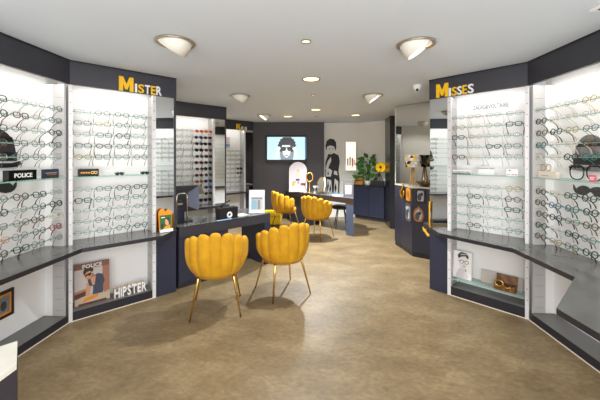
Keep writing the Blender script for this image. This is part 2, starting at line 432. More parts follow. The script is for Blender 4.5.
# ------------------------------------------------------------------ glass rails and shelves
UP = [1.999, 1.889, 1.778, 1.667, 1.557]; LO = [1.236, 1.131, 1.026, .921, .817]
SUN = [2.01-.1085*i for i in range(12)]
ORD = ['first', 'second', 'third', 'fourth', 'fifth', 'sixth', 'seventh', 'eighth', 'ninth', 'tenth', 'eleventh', 'twelfth']
TR = .062
GSC = 1.08
def rail(W, a0, a1, z, label, group):
    m = MB(); box(W, a0, a1, TR-.004, TR+.004, z-.0045, z+.003, GRAIL, m)
    tag(obj('glass_rail', m), label, 'glass rail', group)
def gshelf(W, a0, a1, z, label, t0=.012):
    m = MB(); box(W, a0, a1, t0+.003, DEP-.002, z-.007, z, GTOP, m); box(W, a0, a1, t0, t0+.003, z-.007, z, GRAIL, m)
    tag(obj('glass_shelf', m), label, 'glass shelf')
WALLS = {
    'M': (WM, 'MISTER niche', UP+LO, .021, PAN-.024), 'S': (WS, 'MISSES niche', UP+LO, .021, PS-.024),
    'L': (WL, 'POLICE sign side wall', UP+LO, .021, 2.0), 'R': (WR, 'large spectacles side wall', UP+LO, .021, 2.0),
    'N': (W2, 'sunglasses niche', SUN, .021, PAN-.024), 'K': (W3, 'KIDS niche', [1.72-.1085*i for i in range(9)], .021, PAN-.024)}
for k, (W, nm, zs, a0, a1) in WALLS.items():
    for i, z in enumerate(zs):
        rail(W, a0, a1, z, '%s glass rail from the top in the %s' % (ORD[i], nm), 'glass rails in the '+nm)
SZ = 1.367
gshelf(WM, .021, PAN-.024, SZ, 'glass shelf with black sign and moustaches in the MISTER niche')
gshelf(WS, .021, PS-.024, SZ, 'glass shelf with small brand cards in the MISSES niche')
gshelf(WL, .021, 2.0, SZ, 'glass shelf holding the black POLICE sign')
gshelf(WR, .021, 2.0, SZ, 'glass shelf holding the giant black spectacles')
gshelf(WS, .03, PS-.038, .185, 'low glass shelf with sketch portrait and wooden box', .02)

# ------------------------------------------------------------------ eyeglasses
FC = {'silver': ((184, 184, 182), .25, .8), 'grey': ((112, 114, 116), .3, .5), 'gunmetal': ((60, 62, 66), .3, .6), 'black': ((18, 18, 20), .3, 0),
      'tortoise': ((92, 56, 30), .3, 0), 'gold': ((200, 158, 70), .25, .8), 'clear': ((214, 206, 196), .3, 0), 'rose': ((198, 140, 128), .3, .3),
      'blue': ((54, 88, 128), .3, 0), 'teal': ((40, 96, 96), .3, 0), 'red': ((150, 34, 34), .3, 0), 'brown': ((110, 78, 56), .3, .2), 'orange': ((206, 104, 40), .35, 0), 'white': ((236, 236, 234), .3, 0)}
LC_ = {'dark': (24, 22, 26), 'orange': (186, 84, 34), 'blue': (34, 44, 110), 'wine': (84, 22, 40), 'green': (44, 52, 34), 'amber': (150, 84, 24), 'brown': (72, 44, 32)}
def fmat(c): q = FC[c]; return mat('frame '+c, q[0], q[1], q[2])
def lmat(c): return mat('tinted lens '+c, LC_[c], .08)
def rimpts(shape, k):
    pts = []
    for i in range(16):
        q = 2*PI*i/16; x, z = math.cos(q), math.sin(q)
        if shape == 'round': x *= .0238; z *= .0238
        elif shape == 'oval': x *= .0262; z *= .0200
        elif shape == 'square':
            x = math.copysign(abs(x)**.55, x)*.0255; z = math.copysign(abs(z)**.55, z)*.0205
        elif shape == 'cat-eye':
            z *= .019; x *= .0265
            if z > 0: z += .007*max(0, x*k)/.0265
        else:  # aviator
            z *= .0215; x *= .027
            if z < 0: x *= .86; x += k*.003
        pts.append((x, z))
    return pts
GM = {}
def gmeshes(shape, col, lens):
    key = (shape, col, lens)
    if key in GM: return GM[key]
    thick = .0016 if col == 'silver' else .0034 if col in ('black', 'tortoise', 'clear', 'blue', 'teal', 'red', 'white') else .0023
    fm = fmat(col); lm = LENS if lens is None else lmat(lens)
    fr = MB(); parts = []
    for k in (-1, 1):
        rp = rimpts(shape, k); cx, cz = .034*k, -.009
        fr.tube([(cx+x, -abs(x*0)+.0, cz+z) for x, z in rp], thick, fm, 5, True)
        ex = cx+k*max(abs(x) for x, z in rp)
        fr.tube([(ex-k*.001, 0, -.002), (ex+k*.006, .002, .0)], thick*1.1, fm, 5)
        l = MB(); l.add([(cx+x*.97, .0005, cz+z*.97) for x, z in rp], [list(range(16)) if True else []], lm)
        parts.append(('lens', l.mesh('lens')))
        t = MB(); hx = ex+k*.007
        t.tube([(hx, .003, 0), (hx+k*.002, .045, -.018), (hx+k*.001, .080, -.036), (hx-k*.003, .097, -.054), (hx-k*.006, .108, -.078)], [thick*.9, thick*.8, thick*.8, thick*1.15, thick*1.15], fm, 5)
        parts.append(('temple', t.mesh('temple')))
    fr.tube([(-.0115, 0, -.003), (-.005, -.002, .001), (.005, -.002, .001), (.0115, 0, -.003)], thick, fm, 5)
    GM[key] = (fr.mesh('glasses'), parts); return GM[key]
GS = {}
def gsingle(shape, col, lens):
    key = (shape, col, lens)
    if key not in GS:
        f, parts = gmeshes(shape, col, lens)
        bm = bmesh.new(); bm.from_mesh(f)
        me = bpy.data.meshes.new('glasses')
        nf = len(bm.faces)
        for n_, pm in parts:
            s = len(bm.faces); bm.from_mesh(pm); bm.faces.ensure_lookup_table()
            for fc in bm.faces[s:]: fc.material_index = 1 if n_ == 'lens' else 0
        bm.to_mesh(me); bm.free(); me.materials.append(fmat(col)); me.materials.append(LENS if lens is None else lmat(lens)); GS[key] = me
    return GS[key]
SHAPES = ['round', 'oval', 'square', 'cat-eye', 'round', 'square']
used_labels = set()
def put_glasses(M, label, group, col, shape, lens=None, single=False, cat='glasses', name='eyeglasses'):
    if single:
        o = bpy.data.objects.new(name, gsingle(shape, col, lens)); C.objects.link(o); o.matrix_world = M
    else:
        f, parts = gmeshes(shape, col, lens)
        o = bpy.data.objects.new(name, f); C.objects.link(o); o.matrix_world = M
        for n_, me in parts:
            c = bpy.data.objects.new(n_, me); C.objects.link(c); c.parent = o
    tag(o, label, cat, group)
    return o
def on_rail(W, a, z, pitch=10., k=1., yaw=0.):
    return Matrix.Translation(W.p(a, TR-.0125, z+.0125)) @ Matrix.Rotation(W.rz()+math.radians(yaw), 4, 'Z') @ Matrix.Rotation(math.radians(-pitch), 4, 'X') @ Matrix.Scale(GSC*k, 4)
def fill(key, rows, cols, desc, single=False, sunrule=None):
    W, nm, zs, a0, a1 = WALLS[key]
    for i, z in enumerate(zs):
        for j, a in enumerate(cols):
            spec = rows[i][j]
            if spec is None: continue
            lens = None
            if '/' in spec: spec, lens = spec.split('/')
            col = {'s': 'silver', 'g': 'grey', 'm': 'gunmetal', 'b': 'black', 't': 'tortoise', 'o': 'gold', 'c': 'clear', 'r': 'rose', 'u': 'blue', 'e': 'teal', 'd': 'red', 'n': 'brown', 'a': 'orange', 'w': 'white'}[spec[0]]
            if len(spec) > 1: sh = {'r': 'round', 'o': 'oval', 's': 'square', 'c': 'cat-eye', 'a': 'aviator'}[spec[1]]
            else: sh = SHAPES[(i*7+j*5+ord(key)) % 6]
            sun = lens is not None
            if sun and sh == 'round' or sun and len(spec) == 1: sh = ('oval', 'aviator')[(i+j) % 2] if len(spec) == 1 else sh
            kind = 'sunglasses' if sun else 'glasses'
            lab = '%s %s %s, %s %s, %s rail down, %s' % (col, sh, kind, ORD[j], desc, ORD[i], nm)
            M = on_rail(W, a+random.uniform(-.01, .01), z, (16 if sun else 10)+random.uniform(-4, 4), yaw=random.uniform(-3, 3), k=1.1 if sun else 1.)
            put_glasses(M, lab, '%s in the %s' % (kind, nm), col, sh, lens, single, 'sunglasses' if sun else 'glasses', 'sunglasses' if sun else 'eyeglasses')
ml = [['s', 'n', 'mr', 'gr'], ['gs', 'os', 'mr', 'gr'], ['so', 'ms', 'br', 's'], ['ms', 'to', 'm', 'ms'], ['oo', 'ms', 'g', 'mr'],
      ['so', 'ms', 'tr', 'bs'], ['bs', 'g', 'nr', 'ms'], ['so', 'gr', 's', 'mo'], ['so', 'nr', 'ms', 'so'], ['so', 'gr', 'mr', 'br']]
fill('M', ml, [.115, .29, .465, .635], 'from the left post')
ms = [['so', 'ro', 'so', 'so'], ['or', 'co', 'so', 'bs'], ['bs', 'ro', 'so', 'so'], ['so', 's', 'bc', 'ms'], ['ts', 'co', 'so', 's'],
      ['so', 's', 'so', 'or'], ['so', 'bs', 'gr', 'tr'], ['so', 'g', 'so', 'bs'], ['so', 'gs', 'so', 's'], ['so', 'ts', 's', 'gr']]
fill('S', ms, [.66, .49, .315, .135], 'from the lettered end')
lf = [['m', 'so', 's', 'bs'], ['ms', 'so', 'ts', 'br'], ['br', 's', 'no', 'ms'], ['ms', 'g', 'm', 'n'], ['s', 'gr', 'g', 's'],
      ['so', 'bs', 'tr', 'g'], ['br', 'mr', 'so', 'br'], ['co', 'tr', 'nr', 'g'], ['dr', 'mr', 'g', 'as'], ['go', 'gr', 'bs', 'tr']]
COLL = [.097, .265, .433, .60]
fill('L', lf, COLL, 'from the corner')
rt = [['so', 'c', 'so', 'or'], ['br', 'cr', 'c', 's'], ['tr', 'br', 'or', 'mr'], ['er', 'cr', 'c', 'tr'], ['co', 'c', 'br', 'er'],
      ['tr', 'c', 'bs', 'br'], ['tr', 'ur', 'er', 'br'], ['tr', 'br', 'n', 'tr'], ['br', 'cr', 'bs', 'gr'], ['tr', 'oo', 'mr', 'br']]
fill('R', rt, COLL, 'from the corner')
# pairs further along both side walls, seen in the pillar mirrors
for key, nm in (('L', 'MISSES'), ('R', 'MISTER')):
    W, wn, zs, _, _ = WALLS[key]
    for i, z in enumerate(zs):
        for j, a in enumerate((1.27, 1.44, 1.61)):
            col = ['silver', 'grey', 'black', 'tortoise', 'gunmetal'][(i*3+j*2) % 5]; sh = SHAPES[(i+j*2) % 6]
            put_glasses(on_rail(W, a, z), '%s %s glasses, %s of three, %s rail down, in the %s pillar mirror' % (col, sh, ORD[j], ORD[i], nm),
                        'glasses reflected in the %s pillar mirror' % nm, col, sh, None, True)
sn = [['so', 'so', 'a/orange', 'a/orange'], ['so', 's', 'b/blue', 't/wine'], ['g', 's', 'b/dark', 'bs/dark'], ['g', 'g', 'bs/dark', 't/wine'], ['s', 's', 'n/green', 'bs/dark'],
      ['s', 'g', 't/wine', 'b/dark'], ['s', 's', 'n/green', 'br/dark'], ['g', 's', 'bo/wine', 'nr/green'], ['s', 'g', 't/amber', 'b/blue'],
      ['s', 's', None, 'bo/blue'], ['s', 's', None, 'n/green'], ['s', 's', 'bs/dark', 'bs/dark']]
fill('N', sn, [.165, .335, .505, .67], 'from the left')
kd = [['so', 's', 's'], ['s', 'g', 's'], ['so', 's', 'u'], ['s', 's', 'e'], ['s', 'g', 'bs/dark'], ['s', 's', 't/brown'], ['s', 's', 'u'], ['g', 's', 'g'], ['s', 's', 's']]
fill('K', kd, [.36, .5, .64], 'from the left', True)

# ------------------------------------------------------------------ hipster cut-outs and signs in the niches
def bowler(F, w, h, label, dark, mid, band):
    t = thing('hat_cutout', label, 'wall decoration', F.p(0, 0))
    m = MB()
    crown = [(-.40*w, .20*h)]+E(0, .22*h, .40*w, .76*h, 18, 180, 0)[1:] if False else [(.40*w, .17*h)]+[(.40*w*math.cos(q)*(1 if True else 0), .22*h+.76*h*abs(math.sin(q))**.8) for q in [PI*i/16 for i in range(17)]]+[(-.40*w, .17*h)]
    F.slab(m, crown, .0, .010, mid); obj('crown', m, t)
    m = MB(); F.slab(m, [(-.41*w, .17*h), (.41*w, .17*h), (.415*w, .40*h), (-.415*w, .40*h)], .0105, .014, band); F.slab(m, [(-.36*w, .66*h), (.36*w, .66*h), (.30*w, .80*h), (-.30*w, .80*h)], .0105, .012, band); obj('band', m, t)
    m = MB(); F.slab(m, [(-.5*w, .10*h), (-.40*w, .015*h), (-.2*w, .0), (.2*w, .0), (.40*w, .015*h), (.5*w, .10*h), (.46*w, .17*h), (.3*w, .12*h), (-.3*w, .12*h), (-.46*w, .17*h)], .0145, .020, dark); obj('brim', m, t)
    return t
def moustache(F, w, h, m_, label, thick=.008, nm='moustache_cutout', group=None):
    half = [(0, .70), (.10, .92), (.22, .97), (.34, .80), (.42, .52), (.50, .98), (.495, .50), (.44, .20), (.36, .05), (.24, .0), (.12, .12), (.04, .36), (0, .42)]
    m = MB()
    F.slab(m, [(x*w, y*h) for x, y in half], 0, thick, m_); F.slab(m, [(-x*w, y*h) for x, y in half], 0, thick, m_)
    return tag(obj(nm, m), label, 'wall decoration' if nm == 'moustache_cutout' else 'figure', group)
HG = mat('grey felt print', (122, 122, 122), .7, vary=.25, scale=25); HD = mat('dark felt print', (40, 38, 38), .7, vary=.3, scale=25)
bowler(WR.frame(.41, DEP-.002, 1.44), .37, .31, 'grey bowler hat cutout with dark bands above the giant spectacles', GREYC, HG, HD)
bowler(WL.frame(.47, DEP-.002, 1.47), .40, .32, 'black and grey bowler hat cutout above the POLICE sign', BLACK, HD, BLACK)
moustache(WR.frame(.415, DEP-.002, 1.235), .33, .085, mat('grey hair print', (74, 72, 72), .7, vary=.5, scale=60), 'large grey curled moustache cutout below the giant spectacles')
moustache(WL.frame(.48, DEP-.002, 1.262), .36, .10, HD, 'large black curled moustache cutout below the POLICE sign')
# giant spectacles
t = thing('giant_spectacles', 'giant black spectacles frame standing on the glass shelf', 'display prop', WR.p(.50, .10, SZ))
F = WR.frame(.50, .10, SZ)
m = MB()
for k in (-1, 1):
    pts = []
    for i in range(24):
        q = 2*PI*i/24; x, y = math.cos(q), math.sin(q)
        x = math.copysign(abs(x)**.8, x)*.066; y = y*.056+(.012 if y > 0 else 0)*abs(x)/.066
        pts.append(F.p(k*.080+x, .062+y, .0))
    m.tube(pts, [.0075 if 0 < i < 12 else .0045 for i in range(24)], GLOSSBLK, 6, True)
obj('rim', m, t)
m = MB(); m.tube([F.p(-.02, .085), F.p(-.008, .094), F.p(.008, .094), F.p(.02, .085)], .0065, GLOSSBLK); obj('bridge', m, t)
for k in (-1, 1):
    m = MB(); m.tube([F.p(k*.145, .10), F.p(k*.158, .108, -.002), F.p(k*.158, .105, -.10)], .006, GLOSSBLK); obj('temple', m, t)
# pink tag
F = WR.frame(.615, .06, SZ); m = MB(); F.slab(m, R(-.03, .03, 0, .055), 0, .006, PINK); F.art(m, [(R(-.02, .02, .03, .036), PAPER), (R(-.02, .012, .018, .024), PAPER)], .006)
tag(obj('price_tag', m), 'small pink tag card on the shelf beside the giant spectacles', 'tag')
# card with round spectacles picture at the corner
t = thing('product_card', 'beige product card with round gold spectacles on top, near corner', 'card', WR.p(.14, .10, SZ))
F = WR.frame(.135, .10, SZ); m = MB(); F.slab(m, R(-.105, .105, 0, .062), 0, .03, CREAM); F.art(m, [(R(-.07, .02, .02, .024), GREYC)], .03); obj('card', m, t)
m = MB()
for k in (-1, 1): m.tube([F.p(-.03+k*.032+.029*math.cos(q), .094+.031*math.sin(q), .015) for q in [2*PI*i/18 for i in range(18)]], .003, fmat('gold'), 5, True)
m.tube([F.p(-.034, .10, .015), F.p(-.026, .10, .015)], .003, fmat('gold')); obj('spectacles', m, t)
def sign(F, w, h, depth, body, text, tmat, label, size, cat='sign', name='brand_sign', bold=.02, extra=None, ytext=None):
    t = thing(name, label, cat, F.p(0, 0))
    m = MB(); F.slab(m, R(-w/2, w/2, 0, h), -depth, 0, body); obj('panel', m, t, bevel=.002)
    if text:
        mb, wd = text_flat(F, text, size, tmat, .0005, .003, bold, 0, h/2-size*.35 if ytext is None else ytext, 'CENTER'); obj('lettering', mb, t)
    if extra:
        m = MB(); F.art(m, extra, .0008); obj('print', m, t)
    return t
sign(WL.frame(.385, .07, SZ), .245, .085, .05, GLOSSBLK, 'POLICE', WLET, 'black block sign with white POLICE lettering on the glass shelf', .048)
sign(WL.frame(.105, .08, SZ), .165, .082, .02, mat('dark blue print', (44, 52, 72), .4), None, None, 'small dark blue sign with gold print near the corner post', .03,
     extra=[(R(-.06, .06, .045, .05), LGREY), (R(-.045, -.02, .028, .038), BRASS), (R(-.014, .008, .028, .038), BRASS), (R(.014, .05, .028, .038), BRASS), (R(-.07, .07, .008, .018), DGREY)])
sign(WM.frame(.165, .07, SZ), .175, .075, .02, GLOSSBLK, None, None, 'black sign with gold marks on the MISTER glass shelf', .03,
     extra=[(R(-.065, -.05, .03, .045), BRASS), (R(-.045, -.03, .03, .045), BRASS), (R(-.025, -.01, .03, .045), BRASS), (R(-.005, .01, .03, .045), BRASS), (E(.033, .038, .016, .016), GOLD), (E(.033, .038, .009, .009), GLOSSBLK), (E(.06, .038, .016, .016), GOLD), (E(.06, .038, .009, .009), GLOSSBLK)])
moustache(WM.frame(.435, .07, SZ+.001), .085, .036, BLACK, 'small black moustache on the MISTER shelf nearer the black sign', .02, 'moustache_ornament')
moustache(WM.frame(.682, .07, SZ+.001), .085, .036, BLACK, 'small black moustache on the MISTER shelf nearer the pillar mirror', .02, 'moustache_ornament')
sign(WS.frame(.63, .07, SZ), .19, .05, .015, PAPER, 'ZADIG&VOLTAIRE', DGREY, 'white ZADIG&VOLTAIRE card with dark base on the MISSES shelf', .021, extra=[(R(-.095, .095, .0, .012), DGREY)], bold=.01)
sign(WS.frame(.40, .12, SZ), .16, .088, .012, PAPER, 'ZADIG&VOLTAIRE', mat('blue grey print', (80, 90, 110), .5), 'taller white ZADIG&VOLTAIRE card standing mid MISSES shelf', .019, bold=.01, ytext=.066)
sign(WS.frame(.15, .07, SZ), .10, .07, .012, PAPER, None, None, 'white card with red and blue marks at the corner end of the MISSES shelf', .02,
     extra=[(R(-.03, -.01, .05, .06), MAROON), (R(-.045, -.015, .012, .022), LAV), (R(-.005, .02, .012, .022), PINK), (R(.026, .04, .012, .022), GREYC)])
# niche KIDS posters
F = W3.frame(.33, DEP-.003, 1.79); m = MB(); F.slab(m, R(-.11, .13, 0, .28), 0, .006, mat('pale lilac print', (205, 192, 200), .6)); F.art(m, [(R(-.11, .13, .05, .10), BLUE), (R(-.08, .1, .14, .15), GREYC), (R(-.08, .1, .2, .21), TAN), (R(-.08, .06, .24, .25), GREYC)], .006)
tag(obj('poster', m), 'pale poster with a blue stripe in the KIDS niche', 'poster')

# ------------------------------------------------------------------ lower left niche: poster and white letters
P0 = WM.frame(.205, .10, .091, .10)
t = thing('poster_board', 'POLICE poster of a man in sunglasses leaning below the MISTER niche', 'poster', P0.p(0, 0))
m = MB(); P0.slab(m, R(-.15, .15, 0, .40), -.012, 0, mat('printed pale grey wall', (200, 190, 186), .6)); obj('board', m, t)
w = lambda pts: [((x-.5)*.30, y*.40) for x, y in pts]
m = MB()
P0.art(m, [(w([(0, .86), (1, .86), (1, 1), (0, 1)]), mat('printed brown sky', (126, 84, 66), .6)), (w([(.78, .2), (1, .2), (1, .86), (.8, .86)]), mat('printed brick', (164, 112, 88), .6)),
           (w(R(0, .42, .12, .34)), MAROON), (w([(0, .34), (.42, .40), (.42, .34), (0, .28)]), TAN), (w([(0, 0), (1, 0), (1, .22), (.6, .26), (0, .16)]), mat('printed beige desk', (196, 176, 150), .6)),
           (w([(.22, .05), (.66, .13), (.66, .2), (.26, .14)]), ORANGE), (w(R(.1, .9, 0, .04)), MAROON),
           (w([(.30, .20), (.40, .20), (.48, .46), (.42, .56), (.33, .50)]), SKIN), (w([(.80, .55), (.90, .50), (.93, .22), (.84, .18), (.82, .36)]), SKIN2),
           (w([(.36, .60), (.52, .66), (.66, .70), (.80, .66), (.86, .48), (.80, .40), (.80, .20), (.50, .20), (.52, .40), (.40, .44)]), DENIM), (w([(.44, .62), (.60, .66), (.56, .44), (.50, .42)]), SKIN),
           (w([(.44, .60), (.56, .66), (.52, .74), (.42, .72)]), SKIN2), (w(E(.38, .71, .105, .115, 16, rot=.4)), SKIN), (w([(.34, .625), (.43, .635), (.42, .62), (.35, .612)]), SKIN2), (w([(.27, .70), (.24, .80), (.32, .90), (.46, .90), (.54, .82), (.50, .76), (.42, .80), (.34, .78), (.30, .74)]), HAIR),
           (w([(.29, .72), (.47, .76), (.47, .70), (.42, .67), (.37, .70), (.31, .66)]), BLACK), (w([(.62, .52), (.70, .54), (.70, .46), (.63, .44)]), DGREY)], .0008)
obj('print', m, t)
mb, _ = text_flat(P0, 'POLICE', .052, WLET, .0085, .0105, .02, 0, .352, 'CENTER'); obj('lettering', mb, t)
HT = thing('shelf_lettering', 'white HIPSTER letters with wooden edges on the MISTER plinth', 'lettering', WM.p(.57, .06, .091))
x = 0; adv = []
F = WM.frame(.385, .055, .091)
for ch in 'HIPSTER':
    mb, wd = text_flat(F, ch, .135, WLET, -.012, .012, .012)
    mb.v = [tuple(F.O+F.X*((Vector(v)-F.O).dot(F.X)*.60)+F.U*((Vector(v)-F.O).dot(F.U))+F.N*(Vector(v)-F.O).dot(F.N)) for v in mb.v]
    ys = [v[2] for v in mb.v]; xs = [(Vector(v)-F.O).dot(F.X) for v in mb.v]
    dz = .0911-min(ys); sh = x-min(xs); back = MB(); back.v = [tuple(Vector(v)+F.X*sh-F.N*.0245+Vector((0, 0, dz+.003))) for v in mb.v]; back.f = mb.f; back.m = mb.m; back.sm = mb.sm; back.mats = [PALEW]
    mb.v = [tuple(Vector(v)+F.X*sh+Vector((0, 0, dz))) for v in mb.v]
    l = obj('letter', mb, HT, label='white letter '+ch); x += max(xs)-min(xs)+.009
    b = obj('wooden_edge', back, None, org=HT.location); b.parent = l; b.location = (0, 0, 0)
# framed picture on the left side wall, below the counter
t = thing('framed_picture', 'small black framed picture with gold mount below the left worktop', 'picture', WL.p(.46, DEP-.003, .27))
F = WL.frame(.46, DEP-.003, .25); m = MB(); F.slab(m, R(-.13, .13, 0, .22), 0, .012, BLACK); obj('frame', m, t)
m = MB(); F.slab(m, R(-.105, .105, .025, .195), .0122, .013, ORANGE); F.slab(m, R(-.09, .09, .04, .18), .0131, .0138, HG); F.art(m, [(E(-.03, .12, .03, .035), PAPER), (E(.04, .1, .025, .04), DGREY)], .0138); obj('print', m, t)
# white-topped plinth by the left edge
t = thing('display_plinth', 'white-topped dark plinth at the near left', 'plinth', (-1.3, .9, 0))
pp = [(-1.247, 1.368), (-1.108, 1.212), (-1.118, .42), (-1.75, .42), (-1.75, .845)]
m = MB(); m.prism(pp, CT-.001, CT+.018, mat('white wood-grain top', (228, 224, 212), .5, vary=.05, scale=9)); obj('top', m, t)
m = MB(); m.prism([(x*.999-.0, y) for x, y in pp], 0, CT-.002, mat('dark plinth side', (56, 52, 62), .5)); obj('body', m, t)

# ------------------------------------------------------------------ lower right niche
P1 = WS.frame(.64, .10, .186, .10)
t = thing('sketch_portrait', 'white canvas sketch of a person wearing glasses on the low shelf', 'picture', P1.p(0, 0))
m = MB(); P1.slab(m, R(-.10, .10, 0, .30), -.02, 0, PAPER); obj('canvas', m, t)
m = MB(); w = lambda pts: [((x-.5)*.20, y*.30) for x, y in pts]
P1.art(m, [(w(E(.55, .64, .25, .27)), mat('sketch skin', (222, 216, 214), .6)), (w([(.30, .72), (.24, .84), (.40, .97), (.70, .96), (.84, .84), (.80, .74), (.66, .84), (.44, .80)]), DGREY), (w([(.40, .90), (.7, .93), (.72, .90), (.42, .86)]), LGREY),
           (w([(.36, .38), (.70, .38), (.86, .1), (.78, .0), (.16, .0), (.2, .14)]), mat('sketch shirt', (208, 202, 206), .6)), (w(E(.48, .62, .10, .065)), DGREY), (w(E(.48, .62, .075, .045)), PAPER), (w(E(.74, .62, .10, .065)), DGREY), (w(E(.74, .62, .075, .045)), PAPER),
           (w(R(.57, .65, .625, .645)), DGREY), (w(R(.26, .38, .64, .655)), DGREY), (w([(.58, .55), (.63, .56), (.64, .50), (.58, .50)]), LGREY), (w(R(.54, .68, .44, .465)), GREYC), (w([(.66, .36), (.70, .38), (.74, .30), (.70, .28)]), GREYC)], .0006)
obj('print', m, t)
P2 = WS.frame(.27, .17, .186, .12)
m = MB(); P2.slab(m, R(-.19, .19, 0, .135), -.006, 0, mat('beige grey board', (196, 188, 178), .6)); tag(obj('display_board', m), 'beige board leaning behind the wooden watch box', 'board')
t = thing('wooden_box', 'open wooden watch box with gold round frames on the low shelf', 'box', WS.p(.215, .09, .186))
F = WS.frame(.215, .055, .1865)
m = MB(); F.slab(m, [(-.095, 0), (.095, 0), (.095, .07), (.04, .05), (-.04, .05), (-.095, .07)], -.09, 0, WOODW); obj('box', m, t, bevel=.004)
m = MB(); F2 = WS.frame(.215, .145, .24, .25); F2.slab(m, R(-.095, .095, 0, .085), -.012, 0, WOODW); obj('lid', m, t, bevel=.003)
m = MB()
F3 = WS.frame(.245, .048, .262)
m.tube([F3.p(-.012+.036*math.cos(q), .030*math.sin(q), .004) for q in [2*PI*i/20 for i in range(20)]], .008, GOLD, 6, True)
m.tube([F3.p(.025, -.012, .006), F3.p(.055, -.03, .01), F3.p(.075, -.026, .008)], .007, GOLD, 6); m.ball(F3.p(.085, -.022, .006), .014, GOLD, 8)
obj('gold_frame', m, t)

# ------------------------------------------------------------------ brochure holder and yellow ornaments
F = WM.frame(.868, -.06, CT+.001, .12)
F.X = F.X*.8
t = thing('brochure_holder', 'orange heart-topped brochure holder with green leaflet on the worktop end', 'brochure holder', F.p(0, 0))
m = MB(); F.slab(m, [(-.085, 0), (.085, 0), (.09, .19)]+E(.042, .19, .048, .055, 10, 0, 180)+[(0, .20)]+E(-.042, .195, .048, .062, 10, 0, 180)+[(-.09, .19)], -.014, 0, ORANGE); obj('back', m, t)
m = MB(); F.slab(m, R(-.075, .08, .03, .185), .001, .006, GREEN); F.art(m, [(E(.02, .11, .03, .04), SKIN), ([(0, .15), (.05, .155), (.055, .10), (.045, .06), (.035, .12)], HAIR), ([(-.01, .06), (.06, .075), (.06, .03), (-.04, .03)], ORANGE), (R(-.06, -.01, .155, .165), PAPER), (E(-.05, .07, .02, .03), mat('dark green print', (24, 60, 34), .5))], .006); obj('leaflet', m, t)
m = MB(); F.slab(m, R(-.085, .085, 0, .03), .0, .03, PAPER); obj('base', m, t)
YP = mat('yellow plastic', (214, 156, 20), .35)
m = MB(); ox, oy = WS.p(.95, -.024)[:2]; ox -= 1.585; oy -= 3.73
m.tube([(1.585+ox, 3.73+oy, CT+.002), (1.583+ox, 3.731+oy, CT+.05), (1.583+ox, 3.731+oy, CT+.16), (1.584+ox, 3.731+oy, CT+.26), (1.585+ox, 3.73+oy, CT+.31)], [.008, .009, .008, .011, .006], YP, 8)
m.ball((1.585+ox, 3.73+oy, CT+.30), .013, YP, 8)
tag(obj('yellow_ornament', m), 'tall slim yellow ornament standing at the MISSES mirror edge', 'ornament')
m = MB(); 
m.tube([(1.555, 3.95, CT-.03), (1.55, 3.88, CT-.07), (1.545, 3.80, CT-.09), (1.538, 3.70, CT-.115), (1.535, 3.66, CT-.125)], [.012, .025, .02, .028, .012], YP, 8)
for a_, b_ in (((1.55, 3.89, CT-.065), (1.535, 3.90, CT-.10)), ((1.545, 3.80, CT-.09), (1.53, 3.80, CT-.12)), ((1.54, 3.71, CT-.11), (1.52, 3.70, CT-.145)), ((1.548, 3.82, CT-.08), (1.556, 3.83, CT-.037))): m.tube([a_, b_], [.012, .008], YP, 6)
m.v = [(1.545+(x-1.545)*.68, 3.80+(y-3.80)*.75, CT-.075+(z-CT+.075)*.62) for x, y, z in m.v]
tag(obj('yellow_creature', m), 'small yellow creature figure clinging below the worktop tip', 'ornament')

# ------------------------------------------------------------------ near desk
WD = Wall((-1.415, 3.63), (.7166, .6975), (-.6975, .7166)); DL = 1.36; DZ = .735
t = thing('consulting_desk', 'navy consulting desk with grey glass top beneath the monitor', 'desk', WD.p(0, 0, 0))
m = MB(); box(WD, 0, DL, 0, .60, DZ-.125, DZ-.012, CHAR, m); obj('apron', m, t)
m = MB(); box(WD, 0, DL, 0, .60, DZ-.0115, DZ, EDGE, m, CTOP); obj('desktop', m, t)
m = MB(); box(WD, 0, .66, .012, .55, .075, DZ-.126, NAVY, m); box(WD, 0.01, .65, .05, .5, 0, .075, CHAR, m); obj('pedestal', m, t)
m = MB(); box(WD, DL-.10, DL, .0, .60, 0, DZ-.126, NAVY, m); obj('end_panel', m, t)
# monitor
cx = WD.p(.185, .36, DZ)
t = thing('computer_monitor', 'black computer monitor with grey rear housing on the near desk', 'monitor', cx)
WMo = Wall(cx[:2], (.80, .60), (-.60, .80))
m = MB(); box(WMo, -.24, .22, -.02, .015, DZ+.125, DZ+.455, BLACK, m); obj('screen_panel', m, t, bevel=.006)
m = MB(); z0, z1 = DZ+.12, DZ+.45
c = [WMo.p(.07, -.028, z0+.07), WMo.p(.215, -.026, z0), WMo.p(.215, -.021, z0), WMo.p(.07, -.021, z0+.07), WMo.p(.07, -.028, z1-.09), WMo.p(.215, -.026, z1), WMo.p(.215, -.021, z1), WMo.p(.07, -.021, z1-.09)]
m.hexa(c, mat('grey monitor housing', (92, 96, 114), .35)); obj('rear_housing', m, t)
m = MB(); box(WMo, -.05, .02, -.05, -.021, DZ+.02, DZ+.28, BLACK, m); obj('neck', m, t)
m = MB(); box(WMo, -.14, .11, -.12, .06, DZ+.001, DZ+.018, BLACK, m); obj('foot', m, t, bevel=.006)
